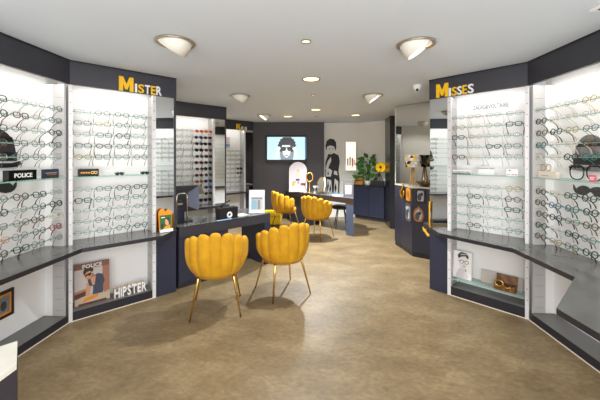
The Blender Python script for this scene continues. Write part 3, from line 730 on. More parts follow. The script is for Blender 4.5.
# chrome hoop and tower
p = lambda s, q, z: WD.p(s, q, DZ+z)
m = MB(); m.tube([p(.02, .12, .002), p(.02, .12, .33), p(.025, .12, .365), p(.05, .12, .382), p(.12, .12, .382), p(.145, .12, .365), p(.15, .12, .33), p(.15, .12, .002)], .009, CHROME, 8)
tag(obj('chrome_hoop', m), 'chrome hoop stand in front of the computer monitor', 'stand')
t = thing('computer_tower', 'slim black computer unit beside the chrome hoop', 'computer', p(.07, .24, 0))
m = MB(); box(WD, .03, .13, .16, .32, DZ+.001, DZ+.30, BLACK, m); obj('case', m, t, bevel=.006)
m = MB(); box(WD, .05, .11, .158, .1595, DZ+.24, DZ+.26, GREYC, m); box(WD, .05, .11, .158, .1595, DZ+.06, DZ+.2, mat('blue-black grille', (22, 30, 60), .3), m); obj('front_grille', m, t)
# box with white ring
t = thing('black_box', 'black desk box with a white ring on its front', 'box', p(.70, .10, 0))
m = MB(); box(WD, .56, .84, .05, .17, DZ+.001, DZ+.15, BLACK, m); obj('body', m, t, bevel=.008)
m = MB(); m.tube([p(.60, .12, .17), p(.76, .13, .235)], [.012, .009], GLOSSBLK, 6); m.tube([p(.62, .12, .15), p(.625, .12, .18)], .01, GLOSSBLK); obj('lid_bar', m, t)
F = WD.frame(.70, .049, DZ+.055); m = MB(); m.tube([F.p(.03*math.cos(q), .03*math.sin(q), .008) for q in [2*PI*i/20 for i in range(20)]], .012, WLET, 8, True); obj('ring', m, t)
# glasses lying on the desk, paper, sign
for i, (a, q, rz, col) in enumerate(((.35, .09, .5, 'black'), (.46, .13, -.4, 'grey'))):
    put_glasses(Matrix.Translation(p(a, q, .030)) @ Matrix.Rotation(WD.rz()+rz, 4, 'Z'), ('black glasses lying open on the desk in front of the monitor', 'grey glasses lying open on the desk beside the black box')[i], 'glasses lying on the near desk', col, 'square')
m = MB(); box(WD, .50, .72, .008, .045, DZ+.001, DZ+.006, mat('pale blue paper', (150, 190, 226), .5), m); tag(obj('leaflet', m), 'pale blue leaflet lying along the near desk edge', 'leaflet')
m = MB(); box(WD, .88, 1.06, .08, .26, DZ+.001, DZ+.004, PAPER, m); tag(obj('paper_sheet', m), 'white paper sheet between black box and white sign', 'paper')
t = thing('sign_holder', 'white framed tabletop sign at the open end of the near desk', 'sign', p(1.20, .16, 0))
F = WD.frame(1.22, .14, DZ+.012, .15)
F = Frame(F.O, (1, .08, 0), (.08, -1, 0), .12)
m = MB(); F.slab(m, R(-.115, .115, 0, .33), -.012, 0, mat('white frame', (196, 197, 202), .3)); obj('frame', m, t)
m = MB(); F.slab(m, R(-.085, .085, .04, .225), .001, .003, LGREY); F.art(m, [(R(-.08, .0, .045, .18), mat('pale blue print', (120, 160, 176), .4)), (R(.01, .05, .045, .18), GREYC), (R(-.08, .08, .19, .22), GREYC)], .003); obj('print', m, t)
m = MB(); F.slab(m, R(-.115, .115, -.011, -.001), -.05, .05, PAPER); obj('foot', m, t)
# tent card on the sunglasses rail
F = W2.frame(.535, TR, SUN[10]+.0035)
m = MB(); F.slab(m, [(-.075, 0), (.075, 0), (0, .17)], -.003, .003, mat('taupe card', (112, 104, 98), .5)); F.art(m, [([(.03, .0), (.075, 0), (.0, .17)], mat('olive card', (140, 116, 50), .5))], .003)
tag(obj('tent_card', m), 'taupe triangular card standing among the sunglasses', 'card')

# ------------------------------------------------------------------ shell chairs
def make_chair():
    TH = math.radians(106); NP = 9; K = 12; n = NP*K
    prof_o = 12
    mb = MB(); rings = []
    pw = 2*TH/NP
    for i in range(n+1):
        th = -TH+2*TH*i/n
        kk = min(NP-1, int((th+TH)/pw+1e-9)); tc = -TH+pw*(kk+.5); q = max(-1, min(1, (th-tc)/(pw/2)))
        env = .845-.165*(abs(tc)/TH)**1.6
        top = env-.054*(1-math.sqrt(max(0, 1-.97*q*q)))
        bul = .034*math.sqrt(max(0, 1-.985*q*q))-.018
        endk = 1.
        if abs(th) > TH-.12: endk = .45+.55*math.sqrt(max(0, (TH-abs(th))/.12))
        zb = .392+.035*(abs(th)/TH)**2
        ring = []
        T = .058*endk
        for j in range(prof_o+1):
            v = j/prof_o; z = zb+(top-.028-zb)*v
            r = .303*(1-.21*(1-v)**4)-.012*(v > .999)*0
            ring.append((r+bul*min(1, .3+v*1.5), z))
        r1 = ring[-1][0]
        for j in range(1, 6):
            a = PI*j/6; ring.append((r1-T/2-bul*.3+(T/2+bul*.3)*math.cos(a), top-.028+.028*math.sin(a)))
        for j in range(prof_o, -1, -1):
            v = j/prof_o; z = zb+.01+(top-.028-zb-.01)*v; r = .303*(1-.21*(1-v)**4)-T-bul*.5
            ring.append((r, z))
        rings.append([(r*math.sin(th), -r*math.cos(th), z) for r, z in ring])
    P = len(rings[0]); vs = [p for r in rings for p in r]; fs = []
    for i in range(n):
        for j in range(P): fs.append([i*P+j, (i+1)*P+j, (i+1)*P+(j+1) % P, i*P+(j+1) % P])
    fs.append(list(range(P))); fs.append([n*P+k for k in range(P)][::-1])
    mb.add(vs, [f[::-1] for f in fs], VELVET, True)
    back = mb.mesh('backrest')
    s = MB(); s.lathe([(.0005, .395), (.20, .395), (.222, .402), (.228, .43), (.228, .455), (.215, .475), (.17, .485), (.0005, .488)], VELVET, 36); seat = s.mesh('seat')
    s = MB(); s.lathe([(.0005, .374), (.222, .374), (.227, .391), (.0005, .391)], VDARK, 32); base = s.mesh('seat_base')
    legs = []
    for sx in (-1, 1):
        for sy in (-1, 1):
            l = MB(); l.tube([(sx*.165, sy*.150, .385), (sx*.170, sy*.156, .365), (sx*.238, sy*.240, 0)], [.0135, .0135, .008], GOLD, 10); legs.append(l.mesh('leg'))
    return [('backrest', back), ('seat', seat), ('seat_base', base)]+[('leg', l) for l in legs]
CH = make_chair()
for (x, y, fx, fy, lab) in ((-.857, 3.206, -.20, .98, 'mustard velvet shell chair squarely in front of the navy desk pedestal'),
                            (-.205, 3.62, -.51, .86, 'mustard velvet shell chair at the open side of the near desk'),
                            (-.31, 6.78, .90, .43, 'mustard velvet shell chair beside the yellow pouf, seen side on'),
                            (.335, 6.05, .60, .80, 'mustard velvet shell chair in front of the far desk magazines')):
    t = thing('shell_chair', lab, 'chair', (x, y, 0), 'mustard scalloped shell chairs'); t.rotation_euler = (0, 0, math.atan2(fy, fx)-PI/2)
    for n_, me in CH:
        o = bpy.data.objects.new(n_, me); C.objects.link(o); o.parent = t
        if n_ == 'leg': o['label'] = 'thin gold metal leg'
t = thing('yellow_pouf', 'low yellow pouf on the floor behind the near desk end', 'pouf', (-.66, 7.30, 0))
m = MB(); m.box(-.85, -.46, 7.1, 7.5, .02, .20, mat('bright yellow fabric', (236, 196, 10), .7)); obj('body', m, t, bevel=.02)
m = MB(); m.box(-.855, -.455, 7.095, 7.505, .205, .30, MATS['bright yellow fabric']); obj('top_cushion', m, t, bevel=.02)
m = MB(); m.box(-.83, -.48, 7.12, 7.48, 0, .019, BLACK); obj('base', m, t)

# ------------------------------------------------------------------ far desk and what stands on it
WF = Wall((1.05, 6.10), (-.68, .73), (.73, .68)); FZD = .75
t = thing('reception_desk', 'long dark navy desk in front of the television wall', 'desk', WF.p(0, 0, 0))
m = MB(); m.prism([(1.05, 6.10), (1.155, 6.75), (.22, 7.86), (-.352, 7.605)], FZD-.11, FZD-.0005, mat('dark brown desk edge', (48, 38, 38), .35), CTOP); obj('desktop', m, t)
m = MB(); m.prism([WF.p(.005, .008)[:2], WF.p(.19, .008)[:2], WF.p(.19, .10)[:2], (1.066, 6.20)], 0, FZD-.111, mat('slate blue laminate', (72, 82, 104), .4)); obj('end_panel', m, t)
m = MB(); box(WF, 1.3, 2.0, .08, .40, 0, FZD-.111, NAVY, m); obj('pedestal', m, t)
q = lambda s, d, z=0.: WF.p(s, d, FZD+z)
def at(px, d, z=0.): return ((px-300)/310*d, d, z)
V = (0, -1, 0)
F = Frame(at(298, 7.30, FZD+.002), (1, 0, 0), V, .04)
t = thing('arched_sign', 'white arched sign board with a printed group on the far desk', 'sign', F.p(0, 0))
m = MB(); F.slab(m, [(-.21, 0), (.21, 0), (.21, .50)]+E(0, .50, .21, .205, 18, 0, 180)[1:-1]+[(-.21, .50)], -.015, 0, mat('cream arch board', (188, 174, 166), .5)); obj('board', m, t)
m = MB(); F.art(m, [([(-.19, .14), (.19, .14), (.19, .50)]+E(0, .50, .19, .185, 16, 0, 180)[1:-1]+[(-.19, .50)], mat('pale print ground', (176, 168, 172), .5)), (E(-.09, .33, .07, .06), LAV), (E(.05, .36, .07, .08), LAV), (E(0, .50, .035, .04), SKIN), ([(-.05, .46), (.05, .46), (.06, .30), (-.06, .30)], mat('peach print', (220, 160, 140), .5)),
           (R(-.05, .04, .26, .31), mat('navy print', (40, 52, 110), .5)), (R(-.13, -.05, .20, .26), TAN), (E(.12, .25, .05, .05), LAV), (R(.06, .17, .15, .21), MAROON), (R(-.14, -.08, .15, .21), ORANGE), (R(-.02, .03, .19, .25), SKIN2)], .0008); obj('print', m, t)
# gold ring ornament
b = at(309.5, 7.12, FZD); t = thing('ring_ornament', 'gold ring ornament on a slim stem beside the arched sign', 'ornament', b)
m = MB(); m.lathe([(.05, .001), (.05, .012), (.01, .02), (.008, .26)], BRASS, 16, b); obj('stand', m, t)
m = MB(); m.tube([(b[0]+.075*math.cos(k), b[1]+.02*math.sin(k), b[2]+.36+.10*math.sin(k)) for k in [2*PI*i/24 for i in range(24)]], .014, BRASS, 8, True); obj('ring', m, t)
b = at(314.8, 7.0, FZD); t = thing('glass_goblet', 'small clear goblet between the ring ornament and tilted mirror', 'goblet', b)
m = MB(); m.lathe([(.04, .001), (.04, .008), (.008, .02), (.008, .09), (.03, .12), (.045, .17), (.043, .17), (.02, .12), (.001, .11)], mat('silvered glass', (210, 210, 208), .1, .6), 18, b); obj('cup', m, t)
b = at(319.5, 6.92, FZD); F = Frame((b[0], b[1], b[2]+.012), (.75, -.66, 0), (-.66, -.75, 0), .22)
t = thing('table_mirror', 'tilted oval table mirror with white back on the far desk', 'mirror', b)
m = MB(); F.slab(m, E(0, .19, .10, .18, 24), -.012, 0, BRASS); obj('back', m, t)
m = MB(); F.slab(m, E(.0, .19, .088, .165, 24), .001, .004, MIRROR); obj('glass', m, t)
m = MB(); m.tube([F.p(.105, .05, -.01), F.p(.112, .2, -.02), F.p(.07, .36, -.02)], .014, WLET, 8); m.tube([F.p(-.08, .0, -.1), F.p(0, -.0, .02), F.p(.1, .0, -.1)], .010, BLACK, 6); obj('stand', m, t)
for i, (s_, d_, rz, col, lb) in enumerate(((.50, .15, .2, PAPER, 'white magazine lying on the far desk'), (.62, .26, -.3, BLUE, 'blue magazine lying behind the white one on the far desk'), (.36, .22, .1, LGREY, 'grey leaflet lying beside the card holder'))):
    c = q(s_, d_); Wq = Wall(c[:2], (math.cos(rz), math.sin(rz)), (-math.sin(rz), math.cos(rz))); m = MB(); box(Wq, -.12, .12, -.09, .09, FZD+.001, FZD+.012, col, m); box(Wq, -.08, .02, -.05, .03, FZD+.012, FZD+.0125, GREYC, m)
    tag(obj('magazine', m), lb, 'magazine', 'magazines on the far desk')
b = q(.25, .16); F = Frame((b[0], b[1], FZD+.002), (1, -.15, 0), (-.15, -1, 0), .08)
t = thing('card_holder', 'grey framed card holder at the right end of the far desk', 'sign', b)
m = MB(); F.slab(m, R(-.105, .105, 0, .33), -.02, 0, mat('slate frame', (92, 92, 98), .4)); obj('frame', m, t)
m = MB(); F.slab(m, R(-.075, .075, .04, .29), .0005, .003, mat('taupe insert', (120, 108, 102), .5)); F.slab(m, R(-.06, .06, .055, .235), .0031, .005, PAPER); F.art(m, [(R(-.05, .05, .20, .21), GREYC), (R(-.05, .05, .15, .16), LGREY), (R(-.05, .05, .10, .11), GREYC)], .005); obj('card', m, t)
# stool under the far desk
b = (.92, 6.95, 0); t = thing('round_stool', 'black round stool tucked under the far desk', 'stool', b)
m = MB(); m.lathe([(.0005, .42), (.19, .42), (.2, .44), (.2, .47), (.18, .49), (.0005, .49)], BLACK, 28, b); obj('seat', m, t)
for k in range(4):
    a = PI/4+k*PI/2; m = MB(); m.tube([(b[0]+.1*math.cos(a), b[1]+.1*math.sin(a), .42), (b[0]+.19*math.cos(a), b[1]+.19*math.sin(a), .0)], .011, BLACK, 8); obj('leg', m, t)

# ------------------------------------------------------------------ television, light box, wall figure
t = thing('television', 'flat television on the dark wall showing a grey portrait', 'television', at(286.2, 7.93, 1.45))
F = Frame(at(286.2, 7.90, 0), (1, 0, 0), V); dz = lambda y: 1.55-(y-158)*7.9/310
m = MB(); F.slab(m, R(-.53, .53, dz(162.6), dz(135.2)), -.05, 0, mat('television black', (9, 9, 10), .5)); obj('casing', m, t, bevel=.006)
m = MB(); F.slab(m, R(-.18, .18, dz(156), dz(142)), -.0695, -.051, BLACK); obj('wall_bracket', m, t)
x0, x1, y0, y1 = -.485, .475, dz(159.6), dz(137)
def scr(n_, rgb, e): return mat('screen '+n_, rgb, .3, 0, e)
SB, SG, SD, SL = scr('blue', (176, 214, 226), .75), scr('grey', (120, 134, 142), .5), scr('dark', (36, 40, 46), .25), scr('light', (216, 226, 230), .75)
m = MB(); F.slab(m, R(x0, x1, y0, y1), .0005, .0015, SB)
w = lambda pts: [(x0+x*(x1-x0), y0+y*(y1-y0)) for x, y in pts]
hair = [(.27, .50), (.30, .58), (.27, .64), (.31, .70), (.30, .77), (.35, .83), (.34, .90), (.40, .93), (.42, .99), (.63, .99), (.66, .93), (.71, .90), (.71, .83), (.76, .77), (.74, .70), (.78, .63), (.74, .58), (.76, .50), (.70, .46), (.72, .38), (.66, .34), (.38, .34), (.33, .38), (.34, .46)]
F.art(m, [(w([(.36, 0), (.68, 0), (.70, .12), (.72, .60), (.32, .60), (.34, .16)]), SG), (w(hair), SD), (w([(.40, .64), (.60, .64), (.64, .50), (.60, .20), (.52, .08), (.44, .18), (.38, .50)]), SL), (w([(.20, .10), (.26, .34), (.25, .52), (.34, .58), (.38, .50), (.33, .44), (.31, .30), (.27, .05)]), SL),
          (w([(.82, .10), (.76, .34), (.77, .52), (.68, .58), (.64, .50), (.69, .44), (.72, .30), (.76, .05)]), SL), (w(E(.43, .47, .075, .10)), SD), (w(E(.60, .47, .075, .10)), SD), (w(R(.34, .70, .52, .56)), SD), (w([(.45, .22), (.58, .22), (.54, .16), (.48, .16)]), SG)], .0016, .0003)
obj('screen', m, t)
m = MB(); F.slab(m, R(.480, .512, y0+.02, y1), .0005, .002, mat('screen edge light', (70, 120, 150), .3, 0, .3)); obj('side_display', m, t)
FB = Frame(at(350.5, 8.13, 0), (1, 0, 0), V); dz2 = lambda y: 1.55-(y-158)*8.13/310
t = thing('light_box', 'glowing white light box on the beige back wall', 'light box', at(350.5, 8.13, dz2(171)))
m = MB(); FB.slab(m, R(-.145, .145, dz2(171), dz2(141.2)), -.0198, .05, PAPER); obj('casing', m, t)
m = MB(); b0, b1 = dz2(170), dz2(142.2); FB.slab(m, R(-.125, .125, b0, b1), .051, .053, mat('light box glow', (255, 240, 214), .4, 0, .9))
hh = b1-b0; FB.art(m, [(R(-.10, -.06, b0+.15*hh, b0+.42*hh), LAV), (R(-.04, .0, b0+.15*hh, b0+.48*hh), LGREY), (R(.02, .06, b0+.12*hh, b0+.44*hh), PINK), (R(.07, .10, b0+.15*hh, b0+.38*hh), LGREY), (R(-.09, .09, b0+.06*hh, b0+.09*hh), LAV)], .053); obj('glowing_panel', m, t)
# generic black and white standing figure, wall sticker
FW = Frame((.635, 8.148, 0), (1, 0, 0), V); zt = lambda y: 1.55-(y-158)*8.14/310
zz = lambda pts: [((x)*.42, .50+y*1.56) for x, y in pts]
m = MB(); SKW, SKB = mat('sticker pale grey', (222, 219, 212), .6), mat('sticker black', (30, 28, 30), .6)
FW.art(m, [(zz([(.10, 0), (.92, 0), (.98, .30), (.90, .46), (.98, .62), (.90, .72), (.60, .76), (.25, .74), (.08, .60), (.06, .30)]), SKB),
           (zz([(.14, .03), (.50, .03), (.44, .30), (.16, .32)]), SKW), (zz([(.58, .02), (.86, .04), (.88, .28), (.66, .33)]), SKW),
           (zz([(.08, .50), (.22, .62), (.44, .70), (.52, .66), (.30, .54), (.18, .42)]), SKW), (zz([(.10, .36), (.42, .36), (.5, .46), (.3, .5), (.12, .46)]), SKW), (zz([(.6, .40), (.84, .38), (.80, .45), (.62, .46)]), SKW),
           (zz([(.2, .08), (.3, .2), (.25, .28), (.18, .2)]), SKB), (zz([(.36, .06), (.44, .16), (.38, .24), (.32, .14)]), SKB), (zz([(.68, .08), (.78, .16), (.72, .25), (.64, .18)]), SKB), (zz([(.18, .40), (.3, .39), (.26, .45)]), SKB),
           (zz(E(.42, .82, .24, .085)), SKW), (zz([(.14, .80), (.20, .87), (.40, .885), (.62, .865), (.70, .79), (.76, .86), (.74, .94), (.60, .99), (.36, 1.0), (.16, .96), (.08, .88)]), SKB),
           (zz(E(.34, .825, .035, .010)), SKB), (zz(E(.54, .825, .035, .010)), SKB), (zz([(.36, .775), (.50, .775), (.48, .768), (.38, .768)]), GREYC), (zz([(.42, .70), (.62, .71), (.56, .56), (.46, .60)]), SKB)], .0, .0004)
tag(obj('wall_sticker', m), 'black and white standing figure sticker on the beige wall', 'wall sticker')

# ------------------------------------------------------------------ sideboard and what stands on it
SA, SBp = (1.375, 8.02), (2.02, 7.37)
WB = Wall(SA, (SBp[0]-SA[0], SBp[1]-SA[1]), (.7071, .7071)); SL_ = math.hypot(SBp[0]-SA[0], SBp[1]-SA[1]); BZ = .865
t = thing('sideboard', 'low navy two-door sideboard below the light box and plant', 'sideboard', WB.p(0, 0))
m = MB(); box(WB, .0, SL_-.02, .02, .21, .09, BZ-.021, NAVY, m); box(WB, .02, SL_-.03, .05, .2, 0, .09, CHAR, m); obj('carcass', m, t)
m = MB(); box(WB, -.005, SL_-.015, .0, .215, BZ-.02, BZ, EDGE, m); obj('top', m, t)
for i in (0, 1):
    m = MB(); h = (SL_-.04)/2; box(WB, .008+i*(h+.008), .008+i*(h+.008)+h, .0, .019, .095, BZ-.03, NAVY, m); d = obj('door', m, t)
    m = MB(); a_ = .008+h-.03 if i == 0 else .008+h+.008+.03; m.tube([WB.p(a_, -.006, BZ-.10), WB.p(a_, -.006, BZ-.06)], .006, BLACK, 6); k = obj('door_handle', m, None, org=t.location); k.parent = d; k.location = (0, 0, 0)
c = WB.p(.115, .10, BZ)
t = thing('wooden_case', 'stacked golden wooden case with dark lid on the sideboard', 'box', c)
Wc = Wall(c[:2], (.95, -.3), (.3, .95)); m = MB(); box(Wc, -.115, .115, -.07, .07, BZ+.001, BZ+.10, GOLDW, m); obj('case', m, t, bevel=.008)
m = MB(); box(Wc, -.10, .10, -.06, .06, BZ+.125, BZ+.185, GOLDW, m); obj('upper_case', m, t, bevel=.008)
m = MB(); box(Wc, -.105, .105, -.065, .065, BZ+.1005, BZ+.1245, BLACK, m); box(Wc, -.085, .085, -.05, .05, BZ+.186, BZ+.215, BLACK, m); obj('dark_band', m, t)
# plant
c = WB.p(.37, .105, BZ); t = thing('potted_plant', 'leafy green plant in a pale glass pot on the sideboard', 'plant', c)
m = MB(); m.lathe([(.055, .001), (.065, .01), (.07, .12), (.063, .12), (.058, .02), (.001, .02)], mat('pale glass pot', (214, 214, 190), .15), 20, c); obj('pot', m, t)
LEAF = mat('plant leaf', (38, 84, 30), .4, rgb2=(78, 124, 48), scale=9); fo = MB(); st = MB(); rnd = random.Random(4)
for i in range(40):
    a = i*2.4+rnd.uniform(-.3, .3); h = .15+.55*((i % 10)/10)+rnd.uniform(0, .06); rad = rnd.uniform(.10, .28)*(1-.45*(h-.15)/.55)
    base = Vector(c)+Vector((.02*math.cos(a), .02*math.sin(a), .10)); tip = Vector(c)+Vector((rad*math.cos(a), rad*.55*math.sin(a), h))
    if tip.x+tip.y > 9.62: d_ = (tip.x+tip.y-9.62)/2; tip.x -= d_; tip.y -= d_
    st.tube([base, (base+tip)/2+Vector((0, 0, .04)), tip], [.004, .003, .002], mat('plant stem', (86, 128, 56), .5), 5)
    out = Vector((math.cos(a), math.sin(a)*.55, rnd.uniform(-.1, 1.0))).normalized(); L = rnd.uniform(.13, .20); Wd = L*.30
    if (tip+out*L).x+(tip+out*L).y > 9.66: out = (out-Vector((.7, .7, 0))*out.dot(Vector((.7, .7, 0)))).normalized()
    side = out.cross(Vector((rnd.uniform(-.4, .4), -.8, .5))).normalized(); up = side.cross(out)
    vs = [tip]; 
    for v, ww in ((.2, .7), (.42, 1.), (.65, .8), (.85, .4)):
        ce = tip+out*L*v-Vector((0, 0, .10*L*v*v)); vs += [ce+side*Wd*ww+up*.008, ce, ce-side*Wd*ww+up*.008]
    vs.append(tip+out*L-Vector((0, 0, .1*L)))
    fs = [[0, 1, 2], [0, 2, 3]]
    for k in range(3): o = 1+3*k; fs += [[o, o+3, o+4, o+1], [o+1, o+4, o+5, o+2]]
    fs += [[10, 13, 11], [11, 13, 12]]
    fo.add(vs, fs, LEAF, True)
obj('foliage', fo, t); obj('stem', st, t)
# black tray and tripod lamp
c = WB.p(.655, .10, BZ); Wt = Wall(c[:2], (.9, -.43), (.43, .9))
m = MB(); box(Wt, -.16, .16, -.07, .055, BZ+.001, BZ+.13, BLACK, m); tag(obj('black_case', m, bevel=.006), 'black oblong case on the sideboard under the tripod lamp', 'box')
b = Vector((1.935, 7.55, BZ+.131)); hc = b+Vector((.02, -.02, .33))
t = thing('tripod_lamp', 'small tripod lamp with black shell and golden inside', 'lamp', b)
for k in range(3):
    a = k*2*PI/3+.5; m = MB(); m.tube([b+Vector((.0, 0, .20)), b+Vector((.095*math.cos(a), .05*math.sin(a), .003))], [.007, .006], BLACK, 6); obj('leg', m, t)
m = MB(); m.tube([b+Vector((0, 0, .19)), b+Vector((.01, 0, .24)), b+Vector((.02, 0, .26))], .009, BLACK, 6); obj('joint', m, t)
dirv = Vector((-.25, -1, .05)).normalized(); rot = dirv.to_track_quat('Z', 'Y').to_matrix().to_4x4(); T = Matrix.Translation(hc) @ rot
m = MB(); m.lathe([(.02, -.10), (.07, -.085), (.11, -.04), (.125, .0), (.128, .0), (.128, .006), (.12, .006), (.119, .0)], BLACK, 28, close=False); m.xf(T); obj('shell', m, t)
m = MB(); m.lathe([(.018, -.085), (.065, -.072), (.102, -.034), (.118, .002)], mat('gold leaf', (250, 204, 40), .3, .5, .35), 28, close=False); m.xf(T); obj('reflector', m, t)
m = MB(); m.ball((0, 0, -.03), .034, DARKW, 8); m.lathe([(.012, -.085), (.012, -.05)], BLACK, 10); m.xf(T); obj('bulb', m, t)

# ------------------------------------------------------------------ mirror wall cabinet
m = MB(); Wm = Wall(MWa, (MWb[0]-MWa[0], MWb[1]-MWa[1]), (.772, .635)); ML = math.hypot(MWb[0]-MWa[0], MWb[1]-MWa[1])
t = thing('wall_mirror', 'tall wall mirror rising above the navy decorated cabinet', 'mirror', Wm.p(0, -.01, 1.102))
box(Wm, .018, ML, -.012, -.002, 1.103, CEILZ-.006, MIRROR, m); obj('glass', m, t)
m = MB(); box(Wm, .0, .017, -.014, -.002, 1.103, CEILZ-.03, mat('pale mirror edge', (206, 200, 184), .4), m); obj('edge_strip', m, t)
CP = [(1.693, 5.54), (1.735, 5.3), (1.762, 4.88), (1.99, 4.71), (2.20, 4.84), (2.245, 4.86)]
t = thing('angled_cabinet', 'navy corner cabinet decorated with frames under the wall mirror', 'cabinet', (1.9, 5.0, 0))
m = MB(); m.prism(CP, .07, 1.075, mat('deep navy laminate', (32, 33, 47), .4, vary=.06, scale=3)); obj('body', m, t)
m = MB(); m.prism([(x+.012, y+.005) for x, y in CP], 0, .069, BLACK); obj('kickboard', m, t)
m = MB(); m.prism([(x-.004, y-.006) for x, y in CP], 1.0755, 1.10, mat('cream cabinet top', (200, 192, 172), .35)); obj('top', m, t)
f2 = Wall((1.762, 4.88), (.228, -.17), (.598, .802)); f1 = Wall((1.7355, 5.3), (.0265, -.42), (.998, .063))
def ornate(W, a, z, w_, h_, label, name, oval=False, rim=BRASS, inside=None, crest=False):
    t = thing(name, label, 'wall decoration', W.p(a, -.004, z)); F = W.frame(a, -.0005, z)
    out = E(0, h_/2, w_/2, h_/2, 24) if oval else [(-w_/2, .12*h_), (-w_*.38, 0), (w_*.38, 0), (w_/2, .12*h_), (w_/2, .88*h_), (w_*.38, h_), (-w_*.38, h_), (-w_/2, .88*h_)]
    if crest: out = E(0, h_*.48, w_/2, h_*.48, 24, -60, 60)+[(w_*.1, h_*.97), (0, h_*1.06), (-w_*.1, h_*.97)]+E(0, h_*.48, w_/2, h_*.48, 24, 120, 240)
    m = MB(); F.slab(m, out, 0, .018, rim); obj('frame', m, t, bevel=.004)
    m = MB(); k = .66; cx_ = [(x*k, (y-h_/2)*k*1.04+h_/2) for x, y in out]; F.slab(m, cx_, .0182, .020, MIRROR if inside is None else inside)
    F.art(m, [([(x*.45-.1*w_, (y-h_/2)*.5+h_*.42) for x, y in E(0, h_/2, w_/2, h_/2, 12)], DGREY), (E(.12*w_, h_*.62, .14*w_, .12*h_, 10), BLACK)], .020); obj('picture', m, t)
ornate(f2, .135, .845, .145, .235, 'black rectangular portrait frame on the cabinet front, upper', 'ornament_frame', rim=BLACK, inside=mat('silver print', (160, 162, 168), .3))
ornate(f2, .105, .545, .155, .245, 'pointed oval gold frame below the portrait frame', 'ornament_frame', oval=True, rim=wood('rust gold', (120, 66, 30), (176, 112, 50), 20), crest=True, inside=MATS['silver print'])
ornate(f1, .305, .53, .20, .29, 'ornate silver mirror frame low on the cabinet side', 'ornament_frame', rim=mat('antique silver', (108, 102, 96), .35, .6), inside=MATS['silver print'])
F = f1.frame(.31, -.001, .86); m = MB(); F.slab(m, [(-.09, .03), (-.06, .0), (.06, .0), (.09, .04), (.08, .20), (.0, .215), (-.08, .19)], 0, .014, GOLDW); F.art(m, [(R(-.04, .03, .06, .16), BRASS)], .014)
tag(obj('gold_plaque', m, bevel=.004), 'golden wooden plaque high on the cabinet side', 'wall decoration')
m = MB(); F = f1.frame(.09, -.001, .87); m.tube([F.p(-.02, 0, .012), F.p(-.07, .05, .02), F.p(-.06, .12, .02), F.p(.0, .16, .02), F.p(.02, .26, .014)], [.01, .02, .024, .018, .008], BRASS, 8); m.tube([F.p(0, .0, .012), F.p(.06, .08, .02), F.p(.05, .14, .02)], [.01, .02, .008], BRASS, 8)
tag(obj('gold_ornament', m), 'twisted gold ornament beside the golden plaque', 'wall decoration')
# patterned tripod lamp on the cabinet
b = Vector((1.845, 5.06, 1.101)); t = thing('table_lamp', 'tripod lamp with yellow black and white patterned shade', 'lamp', b)
for k in range(3):
    a = k*2*PI/3-.9; m = MB(); m.tube([b+Vector((.015*math.cos(a), .015*math.sin(a), .31)), b+Vector((.062*math.cos(a), .062*math.sin(a), .002))], [.010, .012], PALEW, 8); obj('leg', m, t)
m = MB(); n = 12; vs = []; mats_ = [mat('shade black', (28, 26, 28), .7), mat('shade white', (224, 220, 220), .7), mat('shade yellow', (232, 196, 50), .7), mat('shade lilac grey', (186, 178, 186), .7)]
for j in range(5):
    for k in range(n): a = 2*PI*(k+.5*(j % 2))/n; r = .125; vs.append((b.x+r*math.cos(a), b.y+r*math.sin(a), b.z+.30+.05*j))
o = 0; rr = random.Random(2)
for j in range(4):
    for k in range(n):
        k2 = (k+1) % n; u0, u1, l0, l1 = (j+1)*n+k, (j+1)*n+k2, j*n+k, j*n+k2
        f = [[l0, l1, u0], [l1, u1, u0]] if j % 2 == 0 else [[l0, u1, u0], [l0, l1, u1]]
        for g in f: m.add([vs[i] for i in g], [[0, 1, 2]], mats_[rr.choice([0, 0, 1, 2, 3])])
obj('lamp_shade', m, t)
m = MB(); m.tube([b+Vector((0, 0, .29)), b+Vector((0, 0, .33))], .03, BLACK, 10); obj('lamp_socket', m, t)
m = MB(); c = Vector((1.99, 4.90, 1.101)); m.lathe([(.05, 0), (.09, .012), (.13, .05), (.14, .075), (.13, .075), (.09, .03), (.001, .02)], DARKW, 20, c); tag(obj('wooden_bowl', m), 'dark wooden bowl on the cabinet beside the patterned lamp', 'bowl')
m = MB(); m.ball(c+Vector((.0, .0, .072)), .045, mat('bronze ball', (150, 110, 60), .3, .7), 10); tag(obj('bronze_ball', m), 'bronze ball resting in the dark wooden bowl', 'ornament')

